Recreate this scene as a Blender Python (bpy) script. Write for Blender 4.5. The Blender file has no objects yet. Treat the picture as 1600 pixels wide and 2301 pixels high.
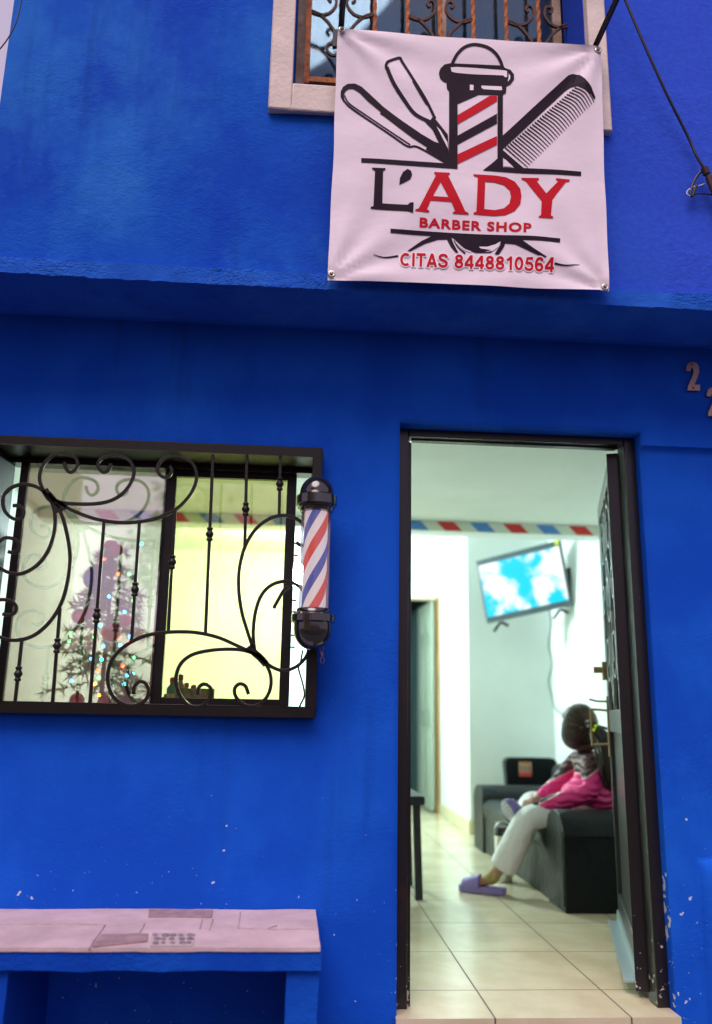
import bpy, bmesh, math, random
from mathutils import Vector, Matrix, noise
from mathutils.geometry import tessellate_polygon
random.seed(7)
R = math.radians
S = bpy.context.scene
COL = S.collection

# ------------------------------------------------------------------ camera
CAM = Vector((0, -3.1, 0.983))
YAW, PITCH, ROLL, FPX = 0.0695271524, 0.238171107, 0.0183574010, 1876.45
_f = Vector((math.sin(YAW)*math.cos(PITCH), math.cos(YAW)*math.cos(PITCH), math.sin(PITCH)))
_r = Vector((math.cos(YAW), -math.sin(YAW), 0)); _u = _r.cross(_f)
CR = _r*math.cos(ROLL)+_u*math.sin(ROLL); CU = _u*math.cos(ROLL)-_r*math.sin(ROLL)
cd = bpy.data.cameras.new('camera'); cam = bpy.data.objects.new('camera', cd); COL.objects.link(cam)
cam.matrix_world = Matrix(((CR.x, CU.x, -_f.x, CAM.x), (CR.y, CU.y, -_f.y, CAM.y), (CR.z, CU.z, -_f.z, CAM.z), (0, 0, 0, 1)))
cd.sensor_fit = 'VERTICAL'; cd.sensor_height = 36; cd.lens = FPX/2301*36
cd.clip_start = .05; cd.clip_end = 1000
cd.dof.use_dof = True; cd.dof.focus_distance = 3.1; cd.dof.aperture_fstop = 1.15
S.camera = cam

def ray(px, py):
    d = _f + CR*((px-800)/FPX) - CU*((py-1150.5)/FPX)
    return d/d.y
def P(px, py, y): return CAM + ray(px, py)*(y-CAM.y)          # a measured point on the plane at depth y
def Pz(px, py, z):
    d = ray(px, py); return CAM + d*((z-CAM.z)/d.z)

# ------------------------------------------------------------------ materials
def mat(name, col=(.8, .8, .8), rough=.6, metal=0, var=.0, vscale=6, bump=0, bscale=40, spec=.5, bdist=.01, stretch=(1, 1, 1), col2=None, emis=None, estr=0, coat=0):
    m = bpy.data.materials.new(name); m.use_nodes = True
    nt = m.node_tree; N = nt.nodes; L = nt.links; b = N['Principled BSDF']
    b.inputs['Base Color'].default_value = (*col, 1); b.inputs['Roughness'].default_value = rough
    b.inputs['Metallic'].default_value = metal; b.inputs['Specular IOR Level'].default_value = spec
    b.inputs['Coat Weight'].default_value = coat
    if emis: b.inputs['Emission Color'].default_value = (*emis, 1); b.inputs['Emission Strength'].default_value = estr
    tc = N.new('ShaderNodeTexCoord'); mp = N.new('ShaderNodeMapping'); mp.inputs['Scale'].default_value = stretch
    L.new(tc.outputs['Object'], mp.inputs['Vector'])
    if var or col2:
        n = N.new('ShaderNodeTexNoise'); n.inputs['Scale'].default_value = vscale; n.inputs['Detail'].default_value = 6; n.inputs['Roughness'].default_value = .65
        L.new(mp.outputs[0], n.inputs['Vector'])
        rp = N.new('ShaderNodeValToRGB'); rp.color_ramp.elements[0].position = .35; rp.color_ramp.elements[1].position = .68
        c2 = col2 if col2 else tuple(c*(1-var) for c in col)
        rp.color_ramp.elements[0].color = (*c2, 1); rp.color_ramp.elements[1].color = (*col, 1)
        L.new(n.outputs[0], rp.inputs[0]); L.new(rp.outputs[0], b.inputs['Base Color'])
    if bump:
        n2 = N.new('ShaderNodeTexNoise'); n2.inputs['Scale'].default_value = bscale; n2.inputs['Detail'].default_value = 5
        L.new(mp.outputs[0], n2.inputs['Vector'])
        bp = N.new('ShaderNodeBump'); bp.inputs['Strength'].default_value = bump; bp.inputs['Distance'].default_value = bdist
        L.new(n2.outputs[0], bp.inputs['Height']); L.new(bp.outputs[0], b.inputs['Normal'])
    return m

def nodes(m): return m.node_tree.nodes, m.node_tree.links, m.node_tree.nodes['Principled BSDF']

def mathn(N, L, op, a, b=None, clamp=False):
    n = N.new('ShaderNodeMath'); n.operation = op; n.use_clamp = clamp
    for i, v in enumerate((a, b)):
        if v is None: continue
        if isinstance(v, (int, float)): n.inputs[i].default_value = v
        else: L.new(v, n.inputs[i])
    return n.outputs[0]

def noise_n(N, L, vec, scale, detail=4, rough=.55):
    n = N.new('ShaderNodeTexNoise'); n.inputs['Scale'].default_value = scale; n.inputs['Detail'].default_value = detail; n.inputs['Roughness'].default_value = rough
    L.new(vec, n.inputs['Vector']); return n.outputs[0]

def smooth(N, L, v, lo, hi):
    n = N.new('ShaderNodeMapRange'); n.interpolation_type = 'SMOOTHSTEP'; n.inputs[1].default_value = lo; n.inputs[2].default_value = hi
    L.new(v, n.inputs[0]); return n.outputs[0]

def mix(N, L, fac, a, b):
    n = N.new('ShaderNodeMix'); n.data_type = 'RGBA'
    for sock, v in ((n.inputs[0], fac), (n.inputs[6], a), (n.inputs[7], b)):
        if isinstance(v, (tuple, list)): sock.default_value = (*v, 1)
        elif isinstance(v, (int, float)): sock.default_value = v
        else: L.new(v, sock)
    return n.outputs[2]

def plaster(name, c, dark, light, bump=.35, chips=None, tint=None):
    """painted render: blotches of faded and fresh paint, trowel marks, grain, knocked-off chips"""
    m = mat(name, c, .8, spec=.06); N, L, b = nodes(m)
    tc = N.new('ShaderNodeTexCoord'); V = tc.outputs['Object']
    mp = N.new('ShaderNodeMapping'); mp.inputs['Scale'].default_value = (1, 1, 1.45); mp.inputs['Rotation'].default_value = (0, .35, 0); L.new(V, mp.inputs[0])
    mq = N.new('ShaderNodeMapping'); mq.inputs['Scale'].default_value = (1.15, 1, .85); L.new(V, mq.inputs[0])
    col = mix(N, L, smooth(N, L, noise_n(N, L, mq.outputs[0], 1.7, 5), .42, .62), dark, c)
    col = mix(N, L, mathn(N, L, 'MULTIPLY', smooth(N, L, noise_n(N, L, mq.outputs[0], 1.15, 7, .68), .47, .72), .6), col, light)
    fine = noise_n(N, L, mp.outputs[0], 38, 5, .65)
    ms = N.new('ShaderNodeMapping'); ms.inputs['Scale'].default_value = (9, 9, .55); L.new(V, ms.inputs[0])
    drip = mathn(N, L, 'MULTIPLY', smooth(N, L, noise_n(N, L, ms.outputs[0], 1.3, 4), .54, .72), smooth(N, L, noise_n(N, L, V, .9, 3), .40, .6))
    col = mix(N, L, mathn(N, L, 'MULTIPLY', drip, .35), col, tuple(q*.55 for q in c))
    col = mix(N, L, mathn(N, L, 'MULTIPLY', smooth(N, L, fine, .55, .8), .3), col, light)
    sp = N.new('ShaderNodeSeparateXYZ'); L.new(V, sp.inputs[0])
    if tint:  # coloured light towards one end of the wall, mixed into the paint colour
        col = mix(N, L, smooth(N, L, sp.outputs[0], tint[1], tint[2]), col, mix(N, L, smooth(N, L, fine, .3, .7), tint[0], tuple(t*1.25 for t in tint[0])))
    if chips:
        zm = smooth(N, L, sp.outputs[2], chips[1], chips[0])           # more chips low on the wall
        cl = smooth(N, L, noise_n(N, L, V, 3.1, 2), .4, .62)
        a = noise_n(N, L, V, 34, 2.5, .5); a = mathn(N, L, 'ADD', a, mathn(N, L, 'MULTIPLY', mathn(N, L, 'MULTIPLY', zm, cl), .115))
        if len(chips) > 3:                                            # knocks along the door edges
            ed = mathn(N, L, 'MINIMUM', mathn(N, L, 'ABSOLUTE', mathn(N, L, 'SUBTRACT', sp.outputs[0], chips[3][0])), mathn(N, L, 'ABSOLUTE', mathn(N, L, 'SUBTRACT', sp.outputs[0], chips[3][1])))
            a = mathn(N, L, 'ADD', a, mathn(N, L, 'MULTIPLY', mathn(N, L, 'MULTIPLY', smooth(N, L, ed, .022, 0), smooth(N, L, sp.outputs[2], 1.1, .1)), .135))
        k = smooth(N, L, a, .788, .81)
        a2 = noise_n(N, L, V, 90, 2, .5); a2 = mathn(N, L, 'ADD', a2, mathn(N, L, 'MULTIPLY', zm, .05))
        k = mathn(N, L, 'MAXIMUM', k, smooth(N, L, a2, .79, .815))
        col = mix(N, L, k, col, chips[2] if len(chips) > 2 else (.48, .62, .8))
    L.new(col, b.inputs['Base Color'])
    h = mathn(N, L, 'ADD', mathn(N, L, 'MULTIPLY', noise_n(N, L, mp.outputs[0], 15, 6, .6), .8), mathn(N, L, 'MULTIPLY', noise_n(N, L, V, 120, 4, .6), .22))
    ridg = mathn(N, L, 'ABSOLUTE', mathn(N, L, 'SUBTRACT', noise_n(N, L, mp.outputs[0], 26, 3), .5))
    h = mathn(N, L, 'ADD', h, mathn(N, L, 'MULTIPLY', smooth(N, L, ridg, 0, .1), .14))
    patch = mathn(N, L, 'ADD', .28, smooth(N, L, noise_n(N, L, V, 2.1, 4), .44, .66))          # rough and smoothed-off areas
    h = mathn(N, L, 'MULTIPLY', h, patch)
    bp = N.new('ShaderNodeBump'); bp.inputs['Strength'].default_value = bump; bp.inputs['Distance'].default_value = .012
    L.new(h, bp.inputs['Height']); L.new(bp.outputs[0], b.inputs['Normal'])
    return m

BLUE = (.010, .108, .66)
M = {}
M['wall_low'] = plaster('blue_plaster', BLUE, (.007, .082, .58), (.014, .15, .73), .24, chips=(.25, 1.0, (.5, .58, .7), (.39, 1.362)))
M['wall_up'] = plaster('blue_plaster_upper', (.010, .095, .56), (.007, .062, .50), (.035, .22, .68), .36, tint=((.034, .084, .58), -.3, 2.0))  # tint: purple cast of pinkish light on the right, painted into the wall
M['band'] = plaster('blue_rough_band', (.02, .12, .60), (.013, .09, .54), (.045, .19, .70), 1.0, chips=(2.40, 2.50, (.42, .30, .22)))
M['bench_blue'] = plaster('blue_bench_paint', (.006, .078, .52), (.005, .06, .47), (.010, .10, .58), .45, chips=(.352, .30, (.5, .42, .42)))
M['surround'] = mat('white_plaster', (.84, .72, .66), .8, var=.2, vscale=9, bump=.25, bscale=60)
M['black'] = mat('black_steel', (.010, .007, .006), .42, spec=.3, bump=.08, bscale=120, var=.3, vscale=20)
M['iron'] = mat('wrought_iron', (.011, .008, .006), .38, spec=.35, bump=.2, bscale=90)
M['rust'] = mat('rusty_iron', (.78, .25, .05), .75, col2=(.30, .08, .03), vscale=22, bump=.5, bscale=80)
M['rustdark'] = mat('rusty_scroll_iron', (.13, .035, .02), .7, col2=(.035, .015, .013), vscale=30, bump=.4, bscale=80)
M['white'] = mat('white_paint', (.8, .8, .78), .5, var=.06, vscale=5)
M['iwall'] = mat('interior_wall_paint', (.78, .83, .81), .7, var=.06, vscale=2, bump=.1, bscale=60)
M['iceil'] = mat('interior_ceiling_paint', (.73, .78, .76), .8, var=.08, vscale=2, bump=.1, bscale=30)
M['skirt'] = mat('skirting_tile', (.68, .62, .42), .4, var=.1)
M['leather'] = mat('dark_leather', (.0025, .005, .007), .42, spec=.3, var=.25, vscale=5, bump=.5, bscale=13, bdist=.02)
M['sash'] = mat('bronze_sash', (.015, .012, .011), .35, metal=.3, var=.3)
M['chrome'] = mat('brushed_steel', (.6, .6, .58), .28, metal=1, bump=.05, bscale=200)
M['brass'] = mat('dull_brass', (.45, .33, .18), .4, metal=.8, var=.3)
M['wire'] = mat('cable_rubber', (.008, .007, .012), .5)
M['dark'] = mat('dark_void', (.01, .012, .014), .9)
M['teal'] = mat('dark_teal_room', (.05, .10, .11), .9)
M['wood'] = mat('door_casing_wood', (.45, .24, .07), .6, var=.5, vscale=12, stretch=(3, 3, .4))
M['idoor'] = mat('painted_inner_door', (.36, .44, .36), .5, var=.05)
M['glassblk'] = mat('black_plastic', (.01, .01, .012), .25)

def glass(name, tint, refl, rough=.0, fk=.8):
    m = bpy.data.materials.new(name); m.use_nodes = True; N = m.node_tree.nodes; L = m.node_tree.links
    N.remove(N['Principled BSDF']); out = N['Material Output']
    t = N.new('ShaderNodeBsdfTransparent'); t.inputs[0].default_value = (*tint, 1)
    g = N.new('ShaderNodeBsdfGlossy'); g.inputs['Roughness'].default_value = rough; g.inputs[0].default_value = (1, .92, .95, 1)
    tc = N.new('ShaderNodeTexCoord'); dirt = smooth(N, L, noise_n(N, L, tc.outputs['Object'], 7, 6), .3, .8)
    d = N.new('ShaderNodeBsdfDiffuse'); d.inputs[0].default_value = (.6, .56, .45, 1)
    fr = N.new('ShaderNodeFresnel'); fr.inputs[0].default_value = 1.5
    fac = mathn(N, L, 'ADD', mathn(N, L, 'MULTIPLY', fr.outputs[0], fk), refl, True)
    a = N.new('ShaderNodeMixShader'); L.new(fac, a.inputs[0]); L.new(t.outputs[0], a.inputs[1]); L.new(g.outputs[0], a.inputs[2])
    bsh = N.new('ShaderNodeMixShader'); L.new(mathn(N, L, 'MULTIPLY', dirt, .06), bsh.inputs[0]); L.new(a.outputs[0], bsh.inputs[1]); L.new(d.outputs[0], bsh.inputs[2])
    L.new(bsh.outputs[0], out.inputs[0]); return m
M['pane_mirror'] = glass('reflective_pane', (.82, .76, .68), .27)
M['pane_yellow'] = glass('yellowed_pane', (.88, .84, .56), .05)
M['pane_upper'] = glass('upper_pane', (.45, .64, .74), .0, 0, .35)
M['tube'] = glass('clear_tube', (.97, .97, .98), .02)

# ------------------------------------------------------------------ mesh builder
class MB:
    def __init__(s): s.v = []; s.f = []; s.m = []
    def add(s, vs, fs, m=0):
        o = len(s.v); s.v += [Vector(v) for v in vs]; s.f += [[i+o for i in f] for f in fs]; s.m += [m]*len(fs); return s
    def box(s, x0, x1, y0, y1, z0, z1, m=0):
        return s.add([(x, y, z) for z in (z0, z1) for y in (y0, y1) for x in (x0, x1)],
                     [(0, 2, 3, 1), (4, 5, 7, 6), (0, 1, 5, 4), (2, 6, 7, 3), (0, 4, 6, 2), (1, 3, 7, 5)], m)
    def obox(s, c, ax, ay, az, m=0):
        c, ax, ay, az = map(Vector, (c, ax, ay, az))
        return s.add([c+ax*i+ay*j+az*k for k in (-1, 1) for j in (-1, 1) for i in (-1, 1)],
                     [(0, 2, 3, 1), (4, 5, 7, 6), (0, 1, 5, 4), (2, 6, 7, 3), (0, 4, 6, 2), (1, 3, 7, 5)], m)
    def tube(s, pts, r, n=8, m=0, closed=False, cap=True):
        pts = [Vector(p) for p in pts]; k = len(pts); rad = r if isinstance(r, (list, tuple)) else [r]*k
        prev = None; vs = []
        for i, p in enumerate(pts):
            a = pts[i-1] if (i > 0 or closed) else p; b = pts[(i+1) % k] if (i < k-1 or closed) else p
            t = (b-a).normalized()
            if prev is None: e = t.orthogonal().normalized()
            else:
                e = prev-t*prev.dot(t); e = e.normalized() if e.length > 1e-6 else t.orthogonal().normalized()
            prev = e; g = t.cross(e)
            vs += [p+(e*math.cos(2*math.pi*j/n)+g*math.sin(2*math.pi*j/n))*rad[i] for j in range(n)]
        fs = []
        for i in range(k if closed else k-1):
            a, b = i*n, ((i+1) % k)*n
            fs += [(a+j, a+(j+1) % n, b+(j+1) % n, b+j) for j in range(n)]
        if cap and not closed: fs += [tuple(range(n))[::-1], tuple(range((k-1)*n, k*n))]
        return s.add(vs, fs, m)
    def bar(s, pts, w, d, nrm, m=0):
        """flat bar: w in the plane across the path, d along nrm"""
        pts = [Vector(p) for p in pts]; nrm = Vector(nrm); vs = []; k = len(pts)
        wd = w if isinstance(w, (list, tuple)) else [w]*k
        for i, p in enumerate(pts):
            t = (pts[min(i+1, k-1)]-pts[max(i-1, 0)]).normalized(); e = nrm.cross(t).normalized()
            for a, b in ((-1, -1), (1, -1), (1, 1), (-1, 1)): vs.append(p+e*a*wd[i]/2+nrm*b*d/2)
        fs = []
        for i in range(k-1):
            a, b = i*4, i*4+4; fs += [(a+j, a+(j+1) % 4, b+(j+1) % 4, b+j) for j in range(4)]
        fs += [(3, 2, 1, 0), (k*4-4, k*4-3, k*4-2, k*4-1)]
        return s.add(vs, fs, m)
    def lathe(s, prof, c=(0, 0, 0), n=24, m=0, mtx=None):
        c = Vector(c); vs = []
        for r, z in prof:
            for j in range(n):
                v = Vector((r*math.cos(2*math.pi*j/n), r*math.sin(2*math.pi*j/n), z))
                vs.append(c+(mtx @ v if mtx else v))
        fs = []
        for i in range(len(prof)-1):
            a, b = i*n, i*n+n; fs += [(a+j, a+(j+1) % n, b+(j+1) % n, b+j) for j in range(n)]
        if prof[0][0] > 1e-4: fs.append(tuple(range(n))[::-1])
        if prof[-1][0] > 1e-4: fs.append(tuple(range((len(prof)-1)*n, len(prof)*n)))
        return s.add(vs, fs, m)
    def sphere(s, c, r, n=16, m=0):
        if not isinstance(r, (tuple, list)): r = (r, r, r)
        c = Vector(c); h = n//2; vs = []; fs = []
        for i in range(h+1):
            a = math.pi*i/h
            for j in range(n): vs.append(c+Vector((r[0]*math.sin(a)*math.cos(2*math.pi*j/n), r[1]*math.sin(a)*math.sin(2*math.pi*j/n), -r[2]*math.cos(a))))
        for i in range(h):
            for j in range(n): fs.append((i*n+j, i*n+(j+1) % n, i*n+n+(j+1) % n, i*n+n+j))
        return s.add(vs, fs, m)
    def prism(s, poly, ext, m=0):
        poly = [Vector(p) for p in poly]; ext = Vector(ext); n = len(poly); tri = tessellate_polygon([poly])
        return s.add(poly+[p+ext for p in poly], [tuple(t) for t in tri]+[tuple(i+n for i in t)[::-1] for t in tri]+[(i, (i+1) % n, n+(i+1) % n, n+i) for i in range(n)], m)
    def build(s, name, mats, parent=None, ang=40, bevel=0, seg=2, merge=True):
        me = bpy.data.meshes.new(name); me.from_pydata(s.v, [], s.f)
        for mt in (mats if isinstance(mats, (list, tuple)) else [mats]): me.materials.append(mt)
        me.polygons.foreach_set('material_index', s.m)
        bm = bmesh.new(); bm.from_mesh(me)
        if merge: bmesh.ops.remove_doubles(bm, verts=bm.verts, dist=1e-5)
        bmesh.ops.recalc_face_normals(bm, faces=bm.faces); bm.to_mesh(me); bm.free()
        if ang:
            me.polygons.foreach_set('use_smooth', [True]*len(me.polygons)); me.set_sharp_from_angle(angle=R(ang))
        o = bpy.data.objects.new(name, me); COL.objects.link(o); o.parent = parent
        if bevel:
            b = o.modifiers.new('bevel', 'BEVEL'); b.width = bevel; b.segments = seg; b.limit_method = 'ANGLE'; b.angle_limit = R(35)
        return o

def tag(o, label=None, cat=None, group=None, kind=None):
    if label: o['label'] = label
    if cat: o['category'] = cat
    if group: o['group'] = group
    if kind: o['kind'] = kind
    return o
def thing(name, label, cat, loc=(0, 0, 0), rz=0, group=None):
    o = bpy.data.objects.new(name, None); COL.objects.link(o); o.location = loc; o.rotation_euler.z = rz; o.empty_display_size = .1
    bpy.context.view_layer.update()
    return tag(o, label, cat, group)
def crv(pts, n=6):
    """Catmull-Rom through the points"""
    pts = [Vector(p) for p in pts]; out = []
    for i in range(len(pts)-1):
        p0 = pts[max(i-1, 0)]; p1 = pts[i]; p2 = pts[i+1]; p3 = pts[min(i+2, len(pts)-1)]
        for k in range(n):
            t = k/n; out.append(.5*((2*p1)+(p2-p0)*t+(2*p0-5*p1+4*p2-p3)*t*t+(3*p1-p0-3*p2+p3)*t**3))
    return out+[pts[-1]]

def skin(name, verts, edges, radii, m, parent, sub=2, root=0):
    """one continuous surface grown over a skeleton"""
    me = bpy.data.meshes.new(name+'_skeleton'); me.from_pydata([Vector(v) for v in verts], edges, [])
    o = bpy.data.objects.new(name, me); COL.objects.link(o)
    o.modifiers.new('skin', 'SKIN').branch_smoothing = .6
    lay = me.skin_vertices[0] if me.skin_vertices else None
    if lay is None:
        bm = bmesh.new(); bm.from_mesh(me); bm.verts.layers.skin.verify(); bm.to_mesh(me); bm.free(); lay = me.skin_vertices[0]
    for i, r in enumerate(radii):
        lay.data[i].radius = r if isinstance(r, tuple) else (r, r); lay.data[i].use_root = (i == root)
    sm = o.modifiers.new('sub', 'SUBSURF'); sm.levels = sub; sm.render_levels = sub
    dg = bpy.context.evaluated_depsgraph_get(); ev = o.evaluated_get(dg)
    new = bpy.data.meshes.new_from_object(ev); new.name = name
    o.modifiers.clear(); o.data = new; bpy.data.meshes.remove(me)
    new.materials.clear(); new.materials.append(m)
    new.polygons.foreach_set('use_smooth', [True]*len(new.polygons))
    o.parent = parent
    if parent: o.matrix_parent_inverse = parent.matrix_world.inverted()
    return o

# ------------------------------------------------------------------ street (setting), and what stands across it
M['asphalt'] = mat('asphalt', (.06, .058, .06), .9, var=.3, vscale=8, bump=.4, bscale=120)
M['pave'] = mat('pavement_concrete', (.17, .16, .16), .9, var=.2, vscale=4, bump=.3, bscale=60)
tag(MB().add([(-300, -300, -.32), (300, -300, -.32), (300, 300, -.32), (-300, 300, -.32)], [(0, 1, 2, 3)]).build('ground', mat('dry_earth', (.10, .085, .075), .95, var=.3, vscale=.3)), kind='structure')
tag(MB().box(-60, 60, -8.2, -2.2, -.40, -.312).build('road', M['asphalt']), kind='structure')
tag(MB().box(-60, 60, -2.2, 1.0, -.4, -.19).build('pavement', M['pave'], bevel=.01), kind='structure')

ob = thing('beige_building', 'beige rendered building across the street, mirrored in the left window pane', 'building', (-8.2, -11.5, -.3))
M['beige'] = mat('beige_render', (.90, .74, .42), .85, col2=(.72, .55, .28), vscale=1.2, stretch=(2, 2, .35), bump=.3, bscale=20)
MB().prism([(-5, 2.5, 0), (4.95, 2.5, 0), (3.2, -3.5, 0), (-5, -3.5, 0)], (0, 0, 9)).build('wall', M['beige'], ob, bevel=.03)
MB().prism([(-5.1, 2.6, 9), (5.05, 2.6, 9), (3.3, -3.6, 9), (-5.1, -3.6, 9)], (0, 0, .25)).build('roof', M['pave'], ob)
for k in range(3):
    w = MB().box(-3.6+k*1.7, -2.6+k*1.7, 2.44, 2.53, 4.5, 6).build('window', M['dark'], ob)
lw = thing('low_house', 'long low pale house far across the street seen in the window reflection', 'house', (3, -26, -.3))
MB().box(-16, 16, -3, 3, 0, 3.0).build('wall', mat('pale_pink_render', (.62, .5, .5), .9, var=.2, vscale=.6), lw)
MB().prism([(-16.3, -3.3, 3.0), (-16.3, 3.3, 3.0), (-16.3, 0, 4.0)], (32.6, 0, 0)).build('roof', mat('red_roof', (.42, .32, .31), .85, var=.3), lw)

M['leaf'] = mat('street_leaf', (.045, .075, .035), .6, var=.45, vscale=3)
M['bark'] = mat('bark', (.12, .085, .06), .9, var=.4, vscale=10, bump=.6)
def street_tree(x, y, h, cr, label):
    t = thing('street_tree', label, 'tree', (x, y, -.3))
    tr = MB().tube([(0, 0, 0), (.05, 0, h*.3), (-.04, .05, h*.55)], [.16, .12, .08], 10)
    for k in range(7):
        a = k*2.4; tr.tube([(0, .02, h*(.35+.03*k)), (cr*.4*math.cos(a), cr*.4*math.sin(a), h*.6+.1*k), (cr*.75*math.cos(a), cr*.75*math.sin(a), h*.72+.12*k)], [.06, .04, .015], 6)
    tr.build('trunk', M['bark'], t)
    c = MB()
    for k in range(30):
        a = random.uniform(0, 6.28); rr = cr*math.sqrt(random.random()); z = h*.62+random.uniform(0, h*.38)*(1-.5*(rr/cr)**2)
        o = Vector((rr*math.cos(a), rr*math.sin(a), z))
        for q in range(44):
            d = Vector((random.gauss(0, 1), random.gauss(0, 1), random.gauss(0, .7)))*.13
            e = Vector((random.gauss(0, 1), random.gauss(0, 1), random.gauss(0, 1))).normalized(); g = e.orthogonal().normalized()
            c.add([o+d-e*.07, o+d+g*.028, o+d+e*.07, o+d-g*.028], [(0, 1, 2, 3)])
    c.build('crown', M['leaf'], t, merge=False)
street_tree(-1.72, -8.9, 5.0, .62, 'leafy street tree on the far kerb, mirrored in the left window pane')
wr = MB()
for k, z in enumerate((5.0, 5.35, 5.6)): wr.tube(crv([(-14, -8.6-.15*k, z+.5), (-4, -8.6-.15*k, z), (6, -8.6-.15*k, z+.35)], 8), .012, 6)
tag(wr.build('overhead_wires', M['wire']), 'thin overhead wires strung along the far side of the street', 'wires')

# ------------------------------------------------------------------ the house
H = thing('corner_house', 'bright blue plastered two-storey house with a barber shop on its ground floor', 'house')
YU = -.32                                             # face of the upper storey
def nz(x, z, s, o=0): return noise.noise(Vector((x*s+o, z*s-o, o*1.7)))

def gridwall(name, m, x0, x1, z0, z1, yf, holes, step=.05, depth=.2, disp=1.0, extra=None, rough=0):
    def lines(a, b, es):
        n = max(1, int((b-a)/step)); L = [a+(b-a)*i/n for i in range(n+1)]; must = []
        for e in es:
            for d in (-.025, -.008, 0, .008, .025):
                if a < e+d < b: must.append(e+d)
        return sorted(set(round(v, 5) for v in [v for v in L if all(abs(v-q) > .012 for q in must)]+must))
    ex = [e for h in holes for e in h[:2]]; ez = [e for h in holes for e in h[2:4]]
    if extra: ex += extra[0]; ez += extra[1]
    xs = lines(x0, x1, ex); zs = lines(z0, z1, ez)
    def yy(x, z):
        y = yf + disp*(.006*nz(x, z, .9, 3)+.0035*nz(x, z, 3.1, 9)+.0012*nz(x, z, 11, 5))
        if rough: y += rough*(.5*nz(x, z, 26, 1)+.7*nz(x, z, 60, 2))
        for h in holes:
            d = max(h[0]-x, x-h[1], h[2]-z, z-h[3]); 
            if d < .03: y += .010*max(0, 1-max(d, 0)/.022)**2
        if extra: y += extra[2](x, z)
        return y
    b = MB(); vi = {}
    def V(i, j):
        if (i, j) not in vi: vi[i, j] = len(b.v); b.v.append(Vector((xs[i]+.0, yy(xs[i], zs[j]), zs[j])))
        return vi[i, j]
    inh = lambda x, z: any(h[0] < x < h[1] and h[2] < z < h[3] for h in holes)
    for i in range(len(xs)-1):
        for j in range(len(zs)-1):
            if not inh((xs[i]+xs[i+1])/2, (zs[j]+zs[j+1])/2):
                b.f.append([V(i, j), V(i+1, j), V(i+1, j+1), V(i, j+1)]); b.m.append(0)
    # reveals from every open edge
    cnt = {}
    for f in b.f:
        for k in range(4):
            e = (f[k], f[(k+1) % 4]); cnt[tuple(sorted(e))] = cnt.get(tuple(sorted(e)), 0)+1
    bk = {}
    for f in list(b.f):
        for k in range(4):
            e = (f[k], f[(k+1) % 4])
            if cnt[tuple(sorted(e))] == 1:
                for q in e:
                    if q not in bk:
                        bk[q] = len(b.v); b.v.append(Vector((b.v[q].x, yf+depth, b.v[q].z)))
                b.f.append([e[1], e[0], bk[e[0]], bk[e[1]]]); b.m.append(0)
    return b.build(name, m, H, ang=50)

# openings (metres): shop window, door
WX0, WX1 = -1.165, P(717, 1300, -.06).x; WZ0 = P(400, 1609, -.06).z; WZ1 = P(400, 993, -.06).z
DX0, DX1, DZ1 = ray(896, 1500).x*3.1, 1.362, 2.108
RX = P(1452, 1100, 0).x
def low_extra(x, z):
    y = 0
    if x > DX1-.001 and z < 2.055: y += .022*min(1, (2.055-z)/.012)               # right bay set slightly back under a rough lip
    if x > 1.47 and z < .50:                                                       # swollen foot of the wall beside the door
        y -= .06*min(1, max(0, (x-1.47)/.05))*math.sqrt(max(0, min(1, (.50-z)/.06)))
    return y
gridwall('ground_floor_wall', M['wall_low'], -3.2, 3.0, -.2, 2.52, 0, [(WX0+.012, WX1-.012, WZ0+.012, WZ1-.012), (DX0, DX1, -.3, DZ1)], .05, .2, 1, ([1.47], [2.055, .5], low_extra))
# inner skin of the front wall
iw = MB()
for a in ((-1.9, WX0, 0, 2.7), (WX0, WX1, 0, WZ0), (WX0, WX1, WZ1, 2.7), (WX1, DX0, 0, 2.7), (DX0, DX1, DZ1, 2.7), (DX1, 2.33, 0, 2.7)): iw.add([(a[0], .202, a[2]), (a[1], .202, a[2]), (a[1], .202, a[3]), (a[0], .202, a[3])], [(0, 1, 2, 3)])
# upper storey
UX0, UX1, UZ0 = P(661, 120, YU).x, P(1314, 60, YU).x, P(662, 199, YU).z
LX = P(20, 85, YU).x
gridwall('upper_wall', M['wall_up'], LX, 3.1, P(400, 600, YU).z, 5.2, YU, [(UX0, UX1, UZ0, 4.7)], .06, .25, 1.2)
gridwall('ledge', M['band'], LX-.5, 3.15, P(400, 633, YU-.03).z, P(400, 590, YU-.03).z-.012, YU-.03, [], .022, .3, 1.0, None, .010)
LZ = P(400, 633, YU-.03).z
MB().box(LX-.48, 3.1, YU+.01, .2, LZ+.012, LZ+.12).build('floor_slab', M['wall_low'], H)
sh = MB()
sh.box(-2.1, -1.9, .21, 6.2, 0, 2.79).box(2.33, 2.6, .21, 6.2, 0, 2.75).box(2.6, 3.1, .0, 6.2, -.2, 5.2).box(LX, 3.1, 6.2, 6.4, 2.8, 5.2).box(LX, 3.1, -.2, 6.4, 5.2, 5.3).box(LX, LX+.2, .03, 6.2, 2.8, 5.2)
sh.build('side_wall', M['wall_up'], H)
LM = []
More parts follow.
